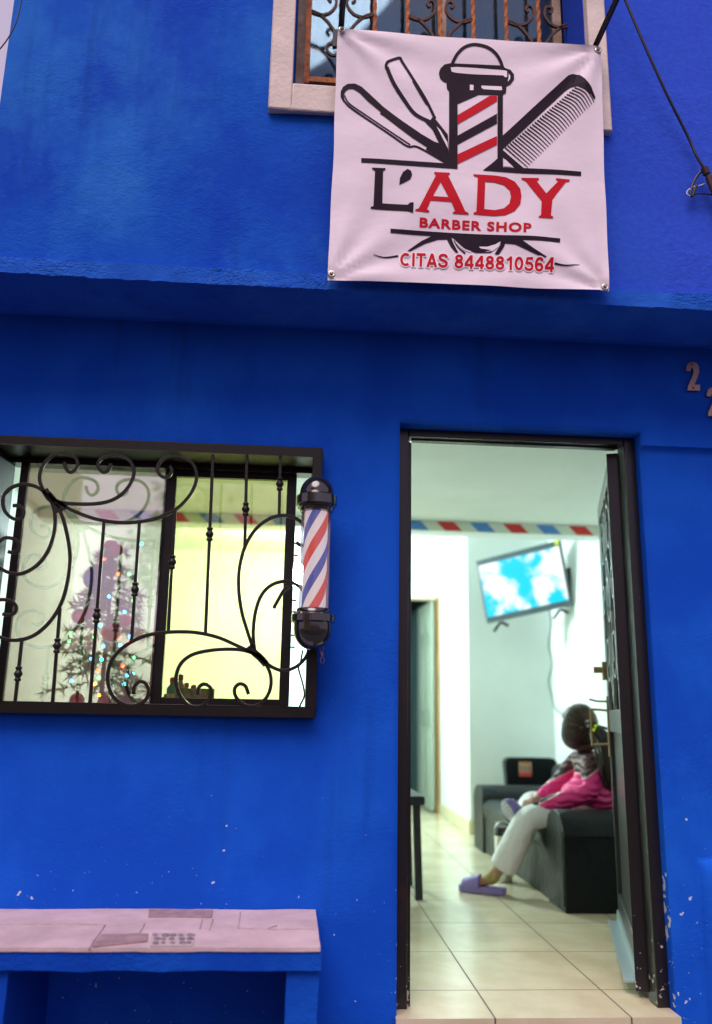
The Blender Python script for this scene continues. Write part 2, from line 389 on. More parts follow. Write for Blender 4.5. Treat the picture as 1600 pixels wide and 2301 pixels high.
# interior shell
iw.add([(-1.899, .2, 0), (-1.899, 6, 0), (-1.899, 6, 2.7), (-1.899, .2, 2.7)], [(0, 1, 2, 3)])
iw.add([(2.329, .2, 0), (2.329, 6, 0), (2.329, 6, 2.7), (2.329, .2, 2.7)], [(3, 2, 1, 0)])
BX0, BX1, BZ = .70, 1.56, 2.26                        # doorway in the back wall
YB = 5.95
iw.box(-1.897, BX0, YB, YB+.1, 0, 2.7).box(BX0, BX1, YB, YB+.1, BZ, 2.7)
PX, PY = 1.56, 4.42
iw.add([(PX, PY, 0), (PX, YB+.3, 0), (PX, YB+.3, 2.7), (PX, PY, 2.7)], [(0, 1, 2, 3)])
iw.add([(PX, PY, 0), (2.33, PY, 0), (2.33, PY, 2.7), (PX, PY, 2.7)], [(0, 1, 2, 3)])
iw.build('interior_wall', M['iwall'], H, ang=0)
BY = 3.0; ZC = CAM.z+.2350*(BY-CAM.y)
MB().box(-1.9, 2.33, .201, BY+.01, ZC, ZC+.12).build('ceiling', M['iceil'], H)
MB().box(-1.9, 2.33, BY+.18, 7.5, 2.70, 2.82).build('ceiling', M['iceil'], H)
bz0 = CAM.z+.2225*(BY-CAM.y); bz1 = CAM.z+.2350*(BY-CAM.y)
MB().box(-1.9, 2.33, BY, BY+.18, bz0, 2.81).build('beam', M['iceil'], H)
bd = MB().box(-1.9, 2.33, BY-.012, BY-.002, bz0+.002, bz1-.002, 0)
PT = P(990, 1180, BY).x-P(915, 1180, BY).x; x = P(905, 1180, BY).x-9*PT; k = 1
while x < 2.1:
    bd.add([(x+PT*.26, BY-.016, bz0+.004), (x+PT*.78, BY-.016, bz0+.004), (x+PT*.52, BY-.016, bz1-.004), (x, BY-.016, bz1-.004)], [(0, 1, 2, 3)], 1+k % 2); x += PT; k += 1
bd.build('striped_border', [mat('border_white', (.72, .76, .66), .5), mat('border_blue', (.09, .26, .66), .5), mat('border_red', (.62, .03, .03), .5)], H, ang=0)

# tiled floor
FM = mat('cream_floor_tile', (.66, .55, .36), .22, spec=.5); N, L, b = nodes(FM)
tc = N.new('ShaderNodeTexCoord'); sp = N.new('ShaderNodeSeparateXYZ'); L.new(tc.outputs['Object'], sp.inputs[0])
def grout(out, off, per, w):
    fr = mathn(N, L, 'FRACT', mathn(N, L, 'DIVIDE', mathn(N, L, 'SUBTRACT', out, off), per))
    return mathn(N, L, 'LESS_THAN', mathn(N, L, 'MINIMUM', fr, mathn(N, L, 'SUBTRACT', 1, fr)), w/per)
g = mathn(N, L, 'MAXIMUM', grout(sp.outputs[0], .715, .47, .0032), grout(sp.outputs[1], .28, .515, .0032))
nn = noise_n(N, L, tc.outputs['Object'], 3.5, 6, .6)
cc = mix(N, L, smooth(N, L, nn, .35, .7), (.60, .52, .34), (.71, .63, .45))
cc = mix(N, L, mathn(N, L, 'MULTIPLY', smooth(N, L, noise_n(N, L, tc.outputs['Object'], 70, 3), .68, .76), .5), cc, (.3, .2, .12))
L.new(mix(N, L, g, cc, (.13, .10, .075)), b.inputs['Base Color'])
L.new(mathn(N, L, 'ADD', .2, mathn(N, L, 'MULTIPLY', g, .5)), b.inputs['Roughness'])
bp = N.new('ShaderNodeBump'); bp.inputs['Distance'].default_value = .003; bp.inputs['Strength'].default_value = .6
L.new(mathn(N, L, 'SUBTRACT', 1, g), bp.inputs['Height']); L.new(bp.outputs[0], b.inputs['Normal'])
fl = MB().box(-1.9, 2.33, .1, 7.5, -.06, 0).box(DX0-.004, DX1-.003, -.016, .1, -.06, 0).build('tile_floor', FM, H, ang=0)
MB().box(DX0-.004, DX1-.003, -.012, .1, -.2, -.062).build('door_step', mat('brick_step', (.30, .13, .09), .9, var=.5, vscale=14, bump=.6), H)
sk = MB()
sk.box(PX-.012, PX-.001, PY-.012, YB, .0, .115).box(PX-.012, 2.32, PY-.012, PY-.001, 0, .115).box(2.316, 2.328, .21, PY, 0, .115).box(-1.9, BX0, YB-.012, YB-.001, 0, .115).box(-1.898, -1.886, .21, YB, 0, .115)
sk.build('skirting', M['skirt'], H, bevel=.003)
# room behind the doorway
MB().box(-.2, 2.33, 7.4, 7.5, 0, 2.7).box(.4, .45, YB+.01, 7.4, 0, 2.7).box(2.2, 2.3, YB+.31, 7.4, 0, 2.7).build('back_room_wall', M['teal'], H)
cas = MB().box(BX1-.024, BX1-.004, YB-.03, YB+.12, 0, BZ).box(BX0, BX1-.035, YB-.03, YB+.12, BZ-.035, BZ, 1).box(BX0, BX0+.035, YB-.03, YB+.12, 0, BZ-.035, 1)
cas.build('door_casing', [M['wood'], M['skirt']], H, bevel=.004)
# panelled inner door, ajar into the back room
def panel_door(w, h):
    b = MB().box(0, w, -.018, .018, 0, h)
    for x0, x1 in ((.10, w/2-.05), (w/2+.05, w-.10)):
        for z0, z1 in ((.12, .85), (1.0, 1.72), (1.84, h-.1)):
            for s in (-1, 1): 
                b.box(x0, x1, s*.018-.004, s*.018+.004, z0, z1).box(x0+.03, x1-.03, s*.024-.004, s*.024+.004, z0+.03, z1-.03)
    return b
idr = panel_door(.74, 2.2).build('inner_door', M['idoor'], H, bevel=.004)
idr.location = (BX1-.06, YB+.06, .02); idr.rotation_euler.z = math.atan2(1, -.05)
hd = MB().lathe([(.0, 0), (.022, .0), (.03, .03), (.0, .05)], (.68, -.02, .98), 12, mtx=Matrix.Rotation(R(90), 4, 'X')).build('handle', M['chrome'], idr)

# ---- steel door frame and open door leaf
FY = .075
fr = MB().box(DX0-.002, DX0+.045, FY, FY+.07, .0, DZ1).box(DX1-.045, DX1+.002, FY, FY+.07, .0, DZ1).box(DX0+.045, DX1-.045, FY, FY+.07, DZ1-.030, DZ1+.002)
fr.box(DX0+.045, DX0+.06, FY+.03, FY+.068, .0, DZ1-.045).box(DX0+.06, DX1-.06, FY+.03, FY+.068, DZ1-.036, DZ1-.030)
MD = mat('door_black_paint', (.014, .011, .011), .32, bump=.06, bscale=100); N, L, b = nodes(MD)
tc = N.new('ShaderNodeTexCoord'); sp = N.new('ShaderNodeSeparateXYZ'); L.new(tc.outputs['Object'], sp.inputs[0])
k = mathn(N, L, 'ADD', noise_n(N, L, tc.outputs['Object'], 45, 3), mathn(N, L, 'MULTIPLY', smooth(N, L, sp.outputs[2], .5, .0), .13))
rustc = mix(N, L, smooth(N, L, noise_n(N, L, tc.outputs['Object'], 9, 5), .58, .8), (.010, .008, .009), (.035, .014, .012))
L.new(mix(N, L, smooth(N, L, k, .76, .79), rustc, (.5, .45, .42)), b.inputs['Base Color'])
fr.build('door_frame', MD, H, bevel=.004)
LW, LH = 1.0, 2.045
leafm = mat('door_inner_paint', (.05, .056, .055), .33, metal=.25, var=.25, vscale=6, bump=.05)
lf = MB()
T = .022
lf.box(0, .075, -T, T, 0, LH).box(LW-.075, LW, -T, T, 0, LH).box(.075, LW-.075, -T, T, LH-.075, LH).box(.075, LW-.075, -T, T, .90, 1.0).box(.075, LW-.075, -T, T, 0, .16)
leaf = lf.build('door', leafm, H, bevel=.003)
leaf.location = (DX1-.048, FY+.095, .025); leaf.rotation_euler.z = math.atan2(.97, .30)
leaf['label'] = 'open black steel door leaf with scrolled grille above a plain panel'
MB().box(.075, LW-.075, -.004, .004, .16, .90).build('lower_panel', mat('door_panel_paint', (.06, .065, .062), .28, metal=.35, var=.15, bump=.03), leaf)
MB().box(.075, LW-.075, -.016, -.012, 1.0, LH-.075).build('pane', mat('door_dark_glass', (.006, .009, .02), .12), leaf)
MB().box(-.004, .0, -T-.004, T+.012, 0, LH).build('hinge_edge', MD, leaf)
g = MB()
def lp(a, b): return (a, .018, b)
def scroll(cx, cz, r, a0, turns, s=1):
    out = []
    for i in range(22):
        t = i/21; a = a0+s*turns*2*math.pi*t; q = r*(1-.68*t); out.append(lp(cx+q*math.cos(a), cz+q*math.sin(a)))
    return out
for (cx, cz, r, a0, tn, s) in [(.30, 1.78, .14, -.6, 1.3, 1), (.70, 1.78, .14, 3.7, 1.3, -1), (.30, 1.25, .14, .6, 1.3, -1), (.70, 1.25, .14, 2.5, 1.3, 1), (.5, 1.52, .17, 1.57, 1.25, 1), (.2, 1.52, .09, 0, 1.2, 1), (.8, 1.52, .09, 3.14, 1.2, -1), (.5, 1.12, .08, 1.57, 1.2, 1), (.5, 1.86, .07, -1.57, 1.2, 1)]:
    g.bar(scroll(cx, cz, r, a0, tn, s), .013, .014, (0, 1, 0))
for x in (.16, .5, .84): g.box(x-.007, x+.007, .011, .025, 1.0, LH-.075)
for c in ([(.09, 1.02), (.2, 1.2), (.12, 1.5), (.24, 1.7), (.1, 1.95)], [(.91, 1.02), (.8, 1.2), (.88, 1.5), (.76, 1.7), (.9, 1.95)], [(.5, 1.02), (.36, 1.3), (.44, 1.6), (.34, 1.95)], [(.5, 1.02), (.64, 1.3), (.56, 1.6), (.66, 1.95)]):
    g.bar(crv([lp(*p) for p in c], 6), .012, .014, (0, 1, 0))
g.build('grille', mat('door_grille_paint', (.34, .38, .36), .3, metal=.4, var=.2), leaf)
MB().box(.02, LW-.01, T, T+.008, .02, .075).box(.02, LW-.01, T+.008, T+.05, .02, .026).build('door_sweep', mat('grey_sweep', (.33, .42, .44), .4, metal=.2), leaf)
lk = MB().box(LW-.09, LW-.02, T, T+.022, 1.15, 1.24).lathe([(.016, 0), (.016, .04), (.0, .042)], (LW-.055, T+.022, 1.2), 12, mtx=Matrix.Rotation(R(-90), 4, 'X')).box(LW-.07, LW-.04, T+.03, T+.055, 1.19, 1.21)
lk.build('deadbolt', M['brass'], leaf, bevel=.003)
hn = MB().box(LW-.07, LW-.03, T, T+.008, .78, 1.07).tube(crv([(LW-.05, T, 1.0), (LW-.05, T+.075, 1.005), (LW-.05, T+.085, .99), (LW-.05, T+.085, .85), (LW-.05, T+.075, .835), (LW-.05, T, .84)], 4), .006, 8).tube([(LW-.05, T, 1.045), (LW-.05, T+.05, 1.045), (LW-.05, T+.09, 1.055)], .005, 6)
hn.build('handle', M['brass'], leaf)

# ---- shop window
fm = MB().box(WX0, WX1, -.06, .17, WZ1-.036, WZ1).box(WX0, WX1, -.06, .17, WZ0, WZ0+.036).box(WX0, WX0+.036, -.06, .17, WZ0+.036, WZ1-.036).box(WX1-.036, WX1, -.06, .17, WZ0+.036, WZ1-.036)
win = fm.build('window', M['black'], H, bevel=.003)
GY = -.045
def G(gx, gy, y=GY): return P(gx/1.99625, 950+gy/1.99625, y)
g = MB(); NY = (0, 1, 0)
SC = [
 [(290,178),(293,200),(312,222),(335,214),(349,190),(340,160),(310,142),(262,138),(222,158),(190,200),(178,248),(192,298),(226,338),(280,358),(340,364),(420,364),(490,352),(545,322),(585,275),(601,225),(592,185),(560,155),(515,146),(470,152),(443,176),(444,205),(464,222),(488,212),(498,184)],
 [(58,372),(88,374),(107,398),(100,425),(72,434),(38,416),(16,380),(18,330),(50,292),(105,276),(165,288),(212,325),(240,378),(248,440),(240,510),(212,582),(165,640),(100,676),(40,672),(-12,640),(-28,590),(-12,545),(20,518),(58,520),(84,540),(84,568),(62,582),(36,578)],
 [(255,365),(283,430),(305,520),(315,610),(304,710),(275,810),(222,895),(150,955),(70,976),(0,962),(-48,925),(-60,870),(-45,820),(-5,795),(44,798),(72,822),(68,850),(45,862),(12,858)],
 [(262,358),(330,395),(430,432),(545,448),(650,441),(735,416),(805,376),(858,316),(882,250),(872,195),(838,165),(790,151),(742,156),(712,185),(708,220),(732,244),(760,238),(771,212),(762,195)],
 [(600,1218),(603,1185),(625,1162),(652,1168),(668,1200),(655,1240),(620,1264),(575,1268),(525,1245),(492,1195),(484,1130),(505,1062),(560,1002),(645,958),(750,940),(870,940),(975,962),(1060,998),(1150,1040)],
 [(889,1220),(892,1188),(915,1172),(942,1186),(948,1218),(925,1256),(882,1276),(835,1258),(800,1205),(790,1140),(812,1080),(860,1042),(925,1024),(1005,1016),(1085,1020),(1145,1040),(1190,1080),(1214,1135),(1212,1195),(1185,1245),(1140,1272),(1095,1264),(1060,1232),(1052,1196),(1072,1172),(1100,1180),(1115,1218)],
 [(1135,1010),(1108,930),(1084,845),(1071,745),(1076,645),(1102,550),(1150,475),(1210,430),(1270,416),(1325,428),(1368,465),(1388,515),(1375,548),(1345,548),(1330,535)],
 [(1228,832),(1248,795),(1275,750),(1300,735)],
 [(1142,1015),(1136,940),(1146,850),(1172,775),(1215,730),(1270,712),(1325,722),(1368,765),(1390,850),(1394,950),(1380,1035),(1335,1090),(1270,1112),(1205,1086),(1152,1030)],
]
for c in SC:
    pts = crv([G(*p) for p in c], 5); g.bar(pts, .0125, .012, NY)
def collar(p, ax, k=1.0):
    m = Vector((0, 0, 1)).rotation_difference(ax).to_matrix().to_4x4()
    g.lathe([(.007, -.026), (.012, -.024), (.012, -.017), (.008, -.014), (.015, -.003), (.015, .003), (.008, .014), (.012, .017), (.012, .024), (.007, .026)], p, 10, mtx=m)
for a, b, c in [((98, 978), (65, 1282), (72, 1126)), ((270, 830), (234, 1282), (252, 1000)), ((468, 436), (402, 1282), (432, 866)), ((626, 446), (590, 985), (605, 748)), ((786, 388), (755, 944), (770, 625)), ((956, 142), (922, 944), (942, 500)), ((1108, 140), (1098, 560), (1101, 388)), ((1258, 140), (1252, 420), (1255, 275))]:
    A, B = G(*a), G(*b); g.bar([A, B], .0115, .0115, NY); t = (G(*c).z-A.z)/(B.z-A.z); collar(A+(B-A)*t, (B-A).normalized())
for c in [[(200, 300), (222, 335), (258, 362), (300, 380)], [(215, 318), (245, 355), (258, 372), (268, 400)], [(1118, 1000), (1140, 1030), (1165, 1052), (1195, 1085)]]: g.bar(crv([G(*p) for p in c], 4), .026, .012, NY)
g.build('grille', M['iron'], win, ang=35, bevel=.0018)
# sliding sashes
SY = .125
def vx(px, py): return P(px, py, SY).x
za, zb = WZ0+.036, WZ1-.036
s1 = MB()
xl0, xl1 = vx(20, 1300), vx(38, 1300); xm0, xm1 = vx(352, 1300), vx(379, 1300); xr0, xr1 = vx(637, 1300), vx(659, 1300)
zt = P(200, 1048, SY).z
s1.box(WX0+.036, WX1-.036, SY-.02, SY+.055, zt, zb)
s1.box(WX0+.036, WX1-.036, SY-.01, SY+.055, za, za+.006)
s1.box(xl0, xl1, SY-.012, SY+.012, za+.006, zt)
s1.build('sash', M['sash'], win, bevel=.002)
s2 = MB().box(xm0, xm1, SY+.016, SY+.042, za+.006, zt).box(xr0, xr1, SY+.016, SY+.042, za+.006, zt).box(xm1, xr0, SY+.016, SY+.042, zt-.022, zt).box(xm1, xr0, SY+.016, SY+.042, za+.006, za+.030)
for k in range(6):
    zz = P(668, (1218, 1245, 1347, 1373, 1426, 1453)[k], SY).z; s2.box(xr1, xr1+.016, SY+.022, SY+.028, zz-.004, zz+.003)
s2.build('sash', M['sash'], win, bevel=.002)
MB().box(xl1, xm0+.01, SY-.003, SY+.003, za+.006, zt).build('pane', M['pane_mirror'], win, ang=0)
MB().box(xm1, xr0, SY+.026, SY+.032, za+.03, zt-.022).build('pane', M['pane_yellow'], win, ang=0)['label'] = 'yellowed right window pane'

# ---- upper window
def U(px, py, y): return P(px, py, y)
ux0, ux1 = U(608, 120, YU-.03).x, U(1371, 200, YU-.03).x; uz0 = U(675, 247, YU-.03).z
su = MB()
su.box(ux0, UX0-.001, YU-.032, YU+.01, uz0, 4.75).box(UX1+.001, ux1, YU-.032, YU+.01, uz0, 4.75).box(UX0-.001, UX1+.001, YU-.032, YU+.01, uz0, UZ0-.001)
uw = su.build('window', M['surround'], H, bevel=.006)
uw['label'] = 'upper window with a white plaster surround behind the banner'
UY = -.12
def UG(px, py): return P(px, py, UY)
bars = [696, 771, 845, 919, 993, 1067, 1141, 1214, 1284]
bz = UG(720, 183).z; g = MB(); d_ = MB()
for px in bars:
    A = UG(px-3, 60); x0 = A.x; pts = [Vector((x0, UY, bz+i*.02)) for i in range(72)]
    if px in (696, 1284): g.box(x0-.011, x0+.011, UY-.011, UY+.011, bz-.02, bz+1.4)
    else:   # twisted square bar
        vs = []; fs = []
        for i, p in enumerate(pts):
            for q in range(4): a = i*.55+q*math.pi/2; vs.append(p+Vector((math.cos(a)*.0095, math.sin(a)*.0095, 0)))
        for i in range(len(pts)-1): fs += [(i*4+q, i*4+(q+1) % 4, i*4+4+(q+1) % 4, i*4+4+q) for q in range(4)]
        g.add(vs, fs)
g.box(UG(690, 60).x, UG(1290, 60).x, UY-.012, UY+.012, bz-.012, bz+.012)
g.build('grille', M['rust'], uw, ang=30)
for cpx in (771, 993, 1214):
    d_ = MB()
    for s in (-1, 1):
        low = [(-72, 24), (-50, 32), (-28, 52), (-10, 80), (-4, 95)]
        up = [(-72, 26), (-50, 33), (-28, 28), (-13, 10), (-14, -8), (-24, -12), (-30, -4), (-24, 3)]
        dn = [(-4, 100), (-10, 118), (-22, 122), (-33, 112), (-30, 98), (-20, 97), (-17, 106)]
        for c in (low, up, dn): d_.bar(crv([UG(cpx-3+s*-p[0]*-1, p[1]+.058*(cpx+s*p[0]*-1*-1-700)*.9) for p in c], 5), .011, .011, NY)
    d_.build('grille_scroll', M['rustdark'], uw, ang=30)
f2 = MB()
for x0, x1 in ((UX0, UX0+.04), (UG(985, 50).x+.01, UG(1005, 50).x+.01), (UX1-.04, UX1)): f2.box(x0, x1, -.05, -.01, UZ0, 4.7)
f2.box(UX0+.04, UX1-.04, -.05, -.012, UZ0, UZ0+.04)
f2.build('sash', mat('weathered_sash', (.55, .42, .33), .6, col2=(.3, .16, .09), vscale=14), uw, bevel=.003)
MB().box(UX0+.04, UX1-.04, -.034, -.028, UZ0+.04, 4.7).build('pane', M['pane_upper'], uw, ang=0)
cu = MB(); n = 90
pts = [(UX0+(UX1-UX0)*i/n, .09+.022*math.sin(i*.9)+.01*math.sin(i*2.3)) for i in range(n+1)]
cu.add([(p[0], p[1], z) for z in (UZ0-.05, 4.7) for p in pts], [(i, i+1, n+2+i, n+1+i) for i in range(n)], 0)
cu.build('curtain', mat('grey_curtain', (.40, .38, .40), .9, col2=(.14, .09, .09), vscale=1.1, stretch=(2, 1, .2)), uw, ang=60)

# ------------------------------------------------------------------ bench
bz1_ = P(400, 2042, 0).z; BYF = Pz(400, 2129, bz1_).y; bxr = P(714, 2085, (BYF)/2).x+.004
bn = thing('bench', 'built-in blue masonry bench with a worn pinkish tiled top under the window', 'bench', (bxr-1, -.2, -.19))
def bloc(o):
    o.parent = bn; o.matrix_parent_inverse = bn.matrix_world.inverted(); return o
zlo = P(400, 2182, BYF).z
def roughbox(x0, x1, y0, y1, z0, z1, st=.03, amp=.004):
    b = bmesh.new(); bmesh.ops.create_cube(b, size=1, matrix=Matrix.Translation(((x0+x1)/2, (y0+y1)/2, (z0+z1)/2)) @ Matrix.Diagonal((x1-x0, y1-y0, z1-z0, 1)))
    for ax, lo, hi in ((0, x0, x1), (1, y0, y1), (2, z0, z1)):
        n = int((hi-lo)/st)
        for i in range(1, n):
            co = [0, 0, 0]; no = [0, 0, 0]; co[ax] = lo+(hi-lo)*i/n; no[ax] = 1
            bmesh.ops.bisect_plane(b, geom=b.verts[:]+b.edges[:]+b.faces[:], plane_co=co, plane_no=no)
    for v in b.verts:
        o = noise.noise_vector(v.co*7)*amp+noise.noise_vector(v.co*24)*amp*.6; v.co += o
    m = MB(); b.verts.index_update(); m.add([v.co.copy() for v in b.verts], [[v.index for v in f.verts] for f in b.faces]); b.free(); return m
bloc(roughbox(-3.0, bxr, BYF+.004, -.002, zlo, bz1_-.012).build('seat_slab', M['bench_blue'], ang=45))
px0 = P(642, 2240, BYF+.02).x
bloc(roughbox(px0, bxr-.006, BYF+.02, -.004, -.25, zlo-.002).build('pier', M['bench_blue'], ang=45))
bloc(roughbox(-3.0, P(8, 2240, BYF).x, BYF+.02, -.004, -.25, zlo-.002).build('pier', M['bench_blue'], ang=45))
TM = mat('worn_pink_tile', (.70, .53, .55), .7, spec=.15, col2=(.50, .37, .39), vscale=5, bump=.25, bscale=50)
bloc(roughbox(-3.0, bxr-.004, BYF, -.006, bz1_-.011, bz1_, .04, .0022).build('tile_top', TM, ang=45))
tl = MB()
def flat(poly, h, m): tl.prism([Pz(px, py, bz1_+.0005) for px, py in poly], (0, 0, h), m)
flat([(335, 2044), (478, 2047), (475, 2062), (333, 2063)], .004, 0)
flat([(228, 2103), (333, 2100), (330, 2117), (207, 2129)], .004, 0)
flat([(342, 2097), (438, 2099), (434, 2127), (338, 2127)], .0025, 2)
random.seed(3)
for i in range(5):
    for j in range(3):
        u, v = (i+.5+random.uniform(-.15, .15))/5, (j+.5+random.uniform(-.12, .12))/3
        cx, cy = 341+u*94, 2099+v*26; a = random.uniform(.6, 1)
        flat([(cx+9*a*math.cos(t*.9)*random.uniform(.8, 1.1), cy+4.1*a*math.sin(t*.9)*random.uniform(.8, 1.1)) for t in range(7)], .0042, 1)
def line(pts, w, m):
    for p, q in zip(pts, pts[1:]):
        A, B = Pz(*p, bz1_+.001), Pz(*q, bz1_+.001); tl.bar([A, B], w, .004, (0, 0, 1), m)
for l in ([(0, 2078), (120, 2077), (236, 2078), (200, 2130)], [(325, 2075), (312, 2098), (235, 2100)], [(540, 2050), (535, 2087), (600, 2089), (705, 2088)], [(478, 2066), (470, 2090)], [(455, 2064), (448, 2088)], [(600, 2088), (622, 2080)]): line(l, .004, 3)
bloc(tl.build('tile_inlay', [mat('brown_tile_piece', (.30, .18, .18), .6, col2=(.44, .31, .31), vscale=24, bump=.3), mat('dark_pebble_tile', (.20, .13, .14), .5, col2=(.38, .27, .28), vscale=60), mat('tile_grout', (.5, .42, .42), .9), mat('grout_gap', (.36, .26, .26), .9, col2=(.6, .46, .48), vscale=18)], ang=0))

# ------------------------------------------------------------------ banner
YB_ = -.40
C4 = [P(760, 65, YB_), P(1350, 105, YB_), P(1367, 655, YB_), P(737, 630, YB_)]
def wr_(x, z):
    y = 0
    for i, c in enumerate(C4):
        dx, dz = x-c.x, z-c.z; r = math.hypot(dx, dz); a = math.atan2(dz, dx)
        y += .011*math.exp(-r/.26)*math.sin(a*11+i)*min(1, r/.04)
        dd = (45, 135, 225, 315)[i]
    y += .007*nz(x, z, 2.2, 4)+.003*nz(x*.6+z, z-x, 5, 6)
    y += .004*math.sin(z*34+6*nz(x, z, 1.5))*max(0, 1-(z-C4[3].z)/.12 if z < C4[3].z+.12 else 0)
    return YB_+y
ban = thing('shop_banner', 'white vinyl barber shop banner hung on the blue upper wall', 'banner', (C4[3]+C4[2])/2)
def bpar(o): o.parent = ban; o.matrix_parent_inverse = ban.matrix_world.inverted(); return o
b = MB(); n = 56
for j in range(n+1):
    for i in range(n+1):
        u, v = i/n, j/n; q = (C4[0]*(1-u)+C4[1]*u)*(1-v)+(C4[3]*(1-u)+C4[2]*u)*v
        q.z -= .006*math.sin(math.pi*u)*(1-v)-.004*math.sin(math.pi*u)*v
        q.x += (.0015*math.sin(v*9)+.001*math.sin(v*21))*(1 if u > .99 else -1 if u < .01 else 0)
        b.v.append(Vector((q.x, wr_(q.x, q.z), q.z)))
for j in range(n):
    for i in range(n): a = j*(n+1)+i; b.f.append([a, a+1, a+n+2, a+n+1]); b.m.append(0)
bpar(b.build('cloth', mat('white_vinyl', (.88, .77, .86), .5, spec=.25, bump=.2, bscale=7, bdist=.02, var=.04, vscale=4, stretch=(1, 1, 1.3)), ang=180))

def decal(name, tris, m, layer):
    """tris: list of (verts2d px, faces). Laid on the cloth, following its creases."""
    bm = bmesh.new()
    for vs, fs, *ex in tris:
        bv = [bm.verts.new((lambda q: (q.x, -.00012*(ex[0] if ex else 0), q.z))(P(px, py, YB_))) for px, py in vs]
        for f in fs:
            try: bm.faces.new([bv[i] for i in f])
            except ValueError: pass
    bm.verts.ensure_lookup_table()
    xs = [v.co.x for v in bm.verts]; zs = [v.co.z for v in bm.verts]
    for ax, lo, hi in ((0, min(xs), max(xs)), (2, min(zs), max(zs))):
        q = math.ceil(lo/.03)*.03
        while q < hi:
            co = [0, 0, 0]; no = [0, 0, 0]; co[ax] = q; no[ax] = 1
            bmesh.ops.bisect_plane(bm, geom=bm.verts[:]+bm.edges[:]+bm.faces[:], plane_co=co, plane_no=no); q += .03
    for v in bm.verts: v.co.y = v.co.y+wr_(v.co.x, v.co.z)-.0013-.0006*layer
    bmesh.ops.delete(bm, geom=[v for v in bm.verts if not v.link_faces], context='VERTS')
    for f in bm.faces:
        f.normal_update()
        if f.normal.y > 0: f.normal_flip()
    me = bpy.data.meshes.new(name); bm.to_mesh(me); bm.free(); me.materials.append(m)
    o = bpy.data.objects.new(name, me); COL.objects.link(o); return bpar(o)
def poly(outer, *holes, z=8):
    oy = 60 if z == 8 else 360; cv = lambda p: (740+p[0]/2.4197, oy+p[1]/2.4197)
    loops = [[cv(p) for p in l] for l in (outer, *holes)]
    tri = tessellate_polygon([[Vector((p[0], p[1], 0)) for p in l] for l in loops])
    return ([p for l in loops for p in l], [tuple(t) for t in tri])
def stroke(pts, w, z=8, sm=5):
    pts = [Vector((p[0], p[1], 0)) for p in pts]; pts = crv(pts, sm) if sm else pts; k = len(pts)
    oy = 60 if z == 8 else 360; vs = []
    for i, p in enumerate(pts):
        t = (pts[min(i+1, k-1)]-pts[max(i-1, 0)]).normalized(); e = Vector((-t.y, t.x, 0))
        ww = w if not isinstance(w, (list, tuple)) else w[0]+(w[1]-w[0])*i/(k-1)
        for s in (-1, 1): q = p+e*s*ww/2; vs.append((740+q.x/2.4197, oy+q.y/2.4197))
    return (vs, [(2*i, 2*i+1, 2*i+3, 2*i+2) for i in range(k-1)])
INK = mat('print_black', (.016, .006, .016), .6, spec=.12); RED = mat('print_red', (.58, .004, .018), .6, spec=.12); WHT = mat('print_white', (.88, .77, .86), .5)
T_ = []
T_.append(poly([(100,312),(140,314),(175,330),(215,365),(290,432),(400,515),(500,585),(570,625),(600,635),(650,705),(650,748),(600,712),(525,668),(530,655),(450,605),(370,545),(300,490),(275,475),(280,465),(210,410),(165,365),(130,342),(105,340),(88,350),(80,370),(82,395),(95,420),(75,405),(62,380),(62,350),(75,325)]))
T_.append(stroke([(68,372),(85,408),(130,452),(250,537),(350,604),(425,652),(470,652),(530,680),(642,744)], 10))
T_.append(stroke([(84,372),(92,395),(122,430),(220,499),(320,567),(440,644)], 7))
T_.append(stroke([(311,238),(308,215),(324,190),(380,168),(398,192),(460,296),(530,408),(575,500)], 15))
T_.append(stroke([(311,225),(348,310),(408,400),(466,474),(545,518)], 20))
T_.append(stroke([(450,300),(490,365),(530,425)], [3, 8]))
T_.append(poly([(490,480),(535,512),(548,512),(560,492),(578,505),(645,588),(651,705),(595,630),(560,560),(530,530)]))
T_.append(stroke([(664,212),(690,160),(725,123),(765,106),(805,105),(860,120),(902,150),(930,190),(945,232)], 17))
T_.append(poly([(655,200),(625,206),(603,228),(596,252),(603,280),(620,297),(637,302),(640,335),(652,350),(652,420),(697,418),(812,367),(943,372),(960,362),(963,326),(985,315),(1004,290),(1004,260),(985,235),(955,225),(945,213)]))
T_.append(poly([(652,350),(698,370),(698,772),(650,768)])); T_.append(poly([(915,365),(944,370),(944,765),(915,760)]))
T_.append(poly([(697,592),(912,472),(912,525),(697,640)]))
T_.append(poly([(173,718),(600,740),(697,748),(697,772),(173,742)]))
T_.append(poly([(835,780),(890,737),(915,715),(944,700),(946,762),(1010,766),(1055,766),(1370,787),(1370,810),(1050,794)]))
T_.append(poly([(943,590),(1300,264),(1325,254),(1362,260),(1422,330),(1447,385),(1440,398),(1420,368),(1385,340),(1345,325),(1310,332),(1280,352),(943,665)]))
T_.append(poly([(943,668),(1058,766),(1010,766),(943,706)]))
for i in range(30):
    t = i/29; a = (1345+(957-1345)*t, 322+(655-322)*t); e = (1440+(1080-1440)*t, 412+(762-412)*t)
    mid = ((a[0]+e[0])/2+10*(1-t), (a[1]+e[1])/2-10*(1-t)); T_.append(stroke([a, mid, e], [8, 3]))
T9 = [poly([(232,45),(305,47),(305,55),(292,62),(288,235),(425,245),(440,232),(458,232),(455,290),(430,280),(225,264),(225,255),(240,250),(248,62),(232,53)], z=9)]
T9.append(poly([(380,135),(384,98),(400,66),(425,49),(443,58),(450,80),(440,105),(412,120)], z=9))
T9.append(poly([(332,375),(1257,422),(1256,445),(332,398)], z=9))
T9.append(poly([(560,408),(500,438),(425,490),(440,493),(520,452),(590,430),(640,428),(662,470),(688,502),(702,502),(678,455),(662,412)], z=9))
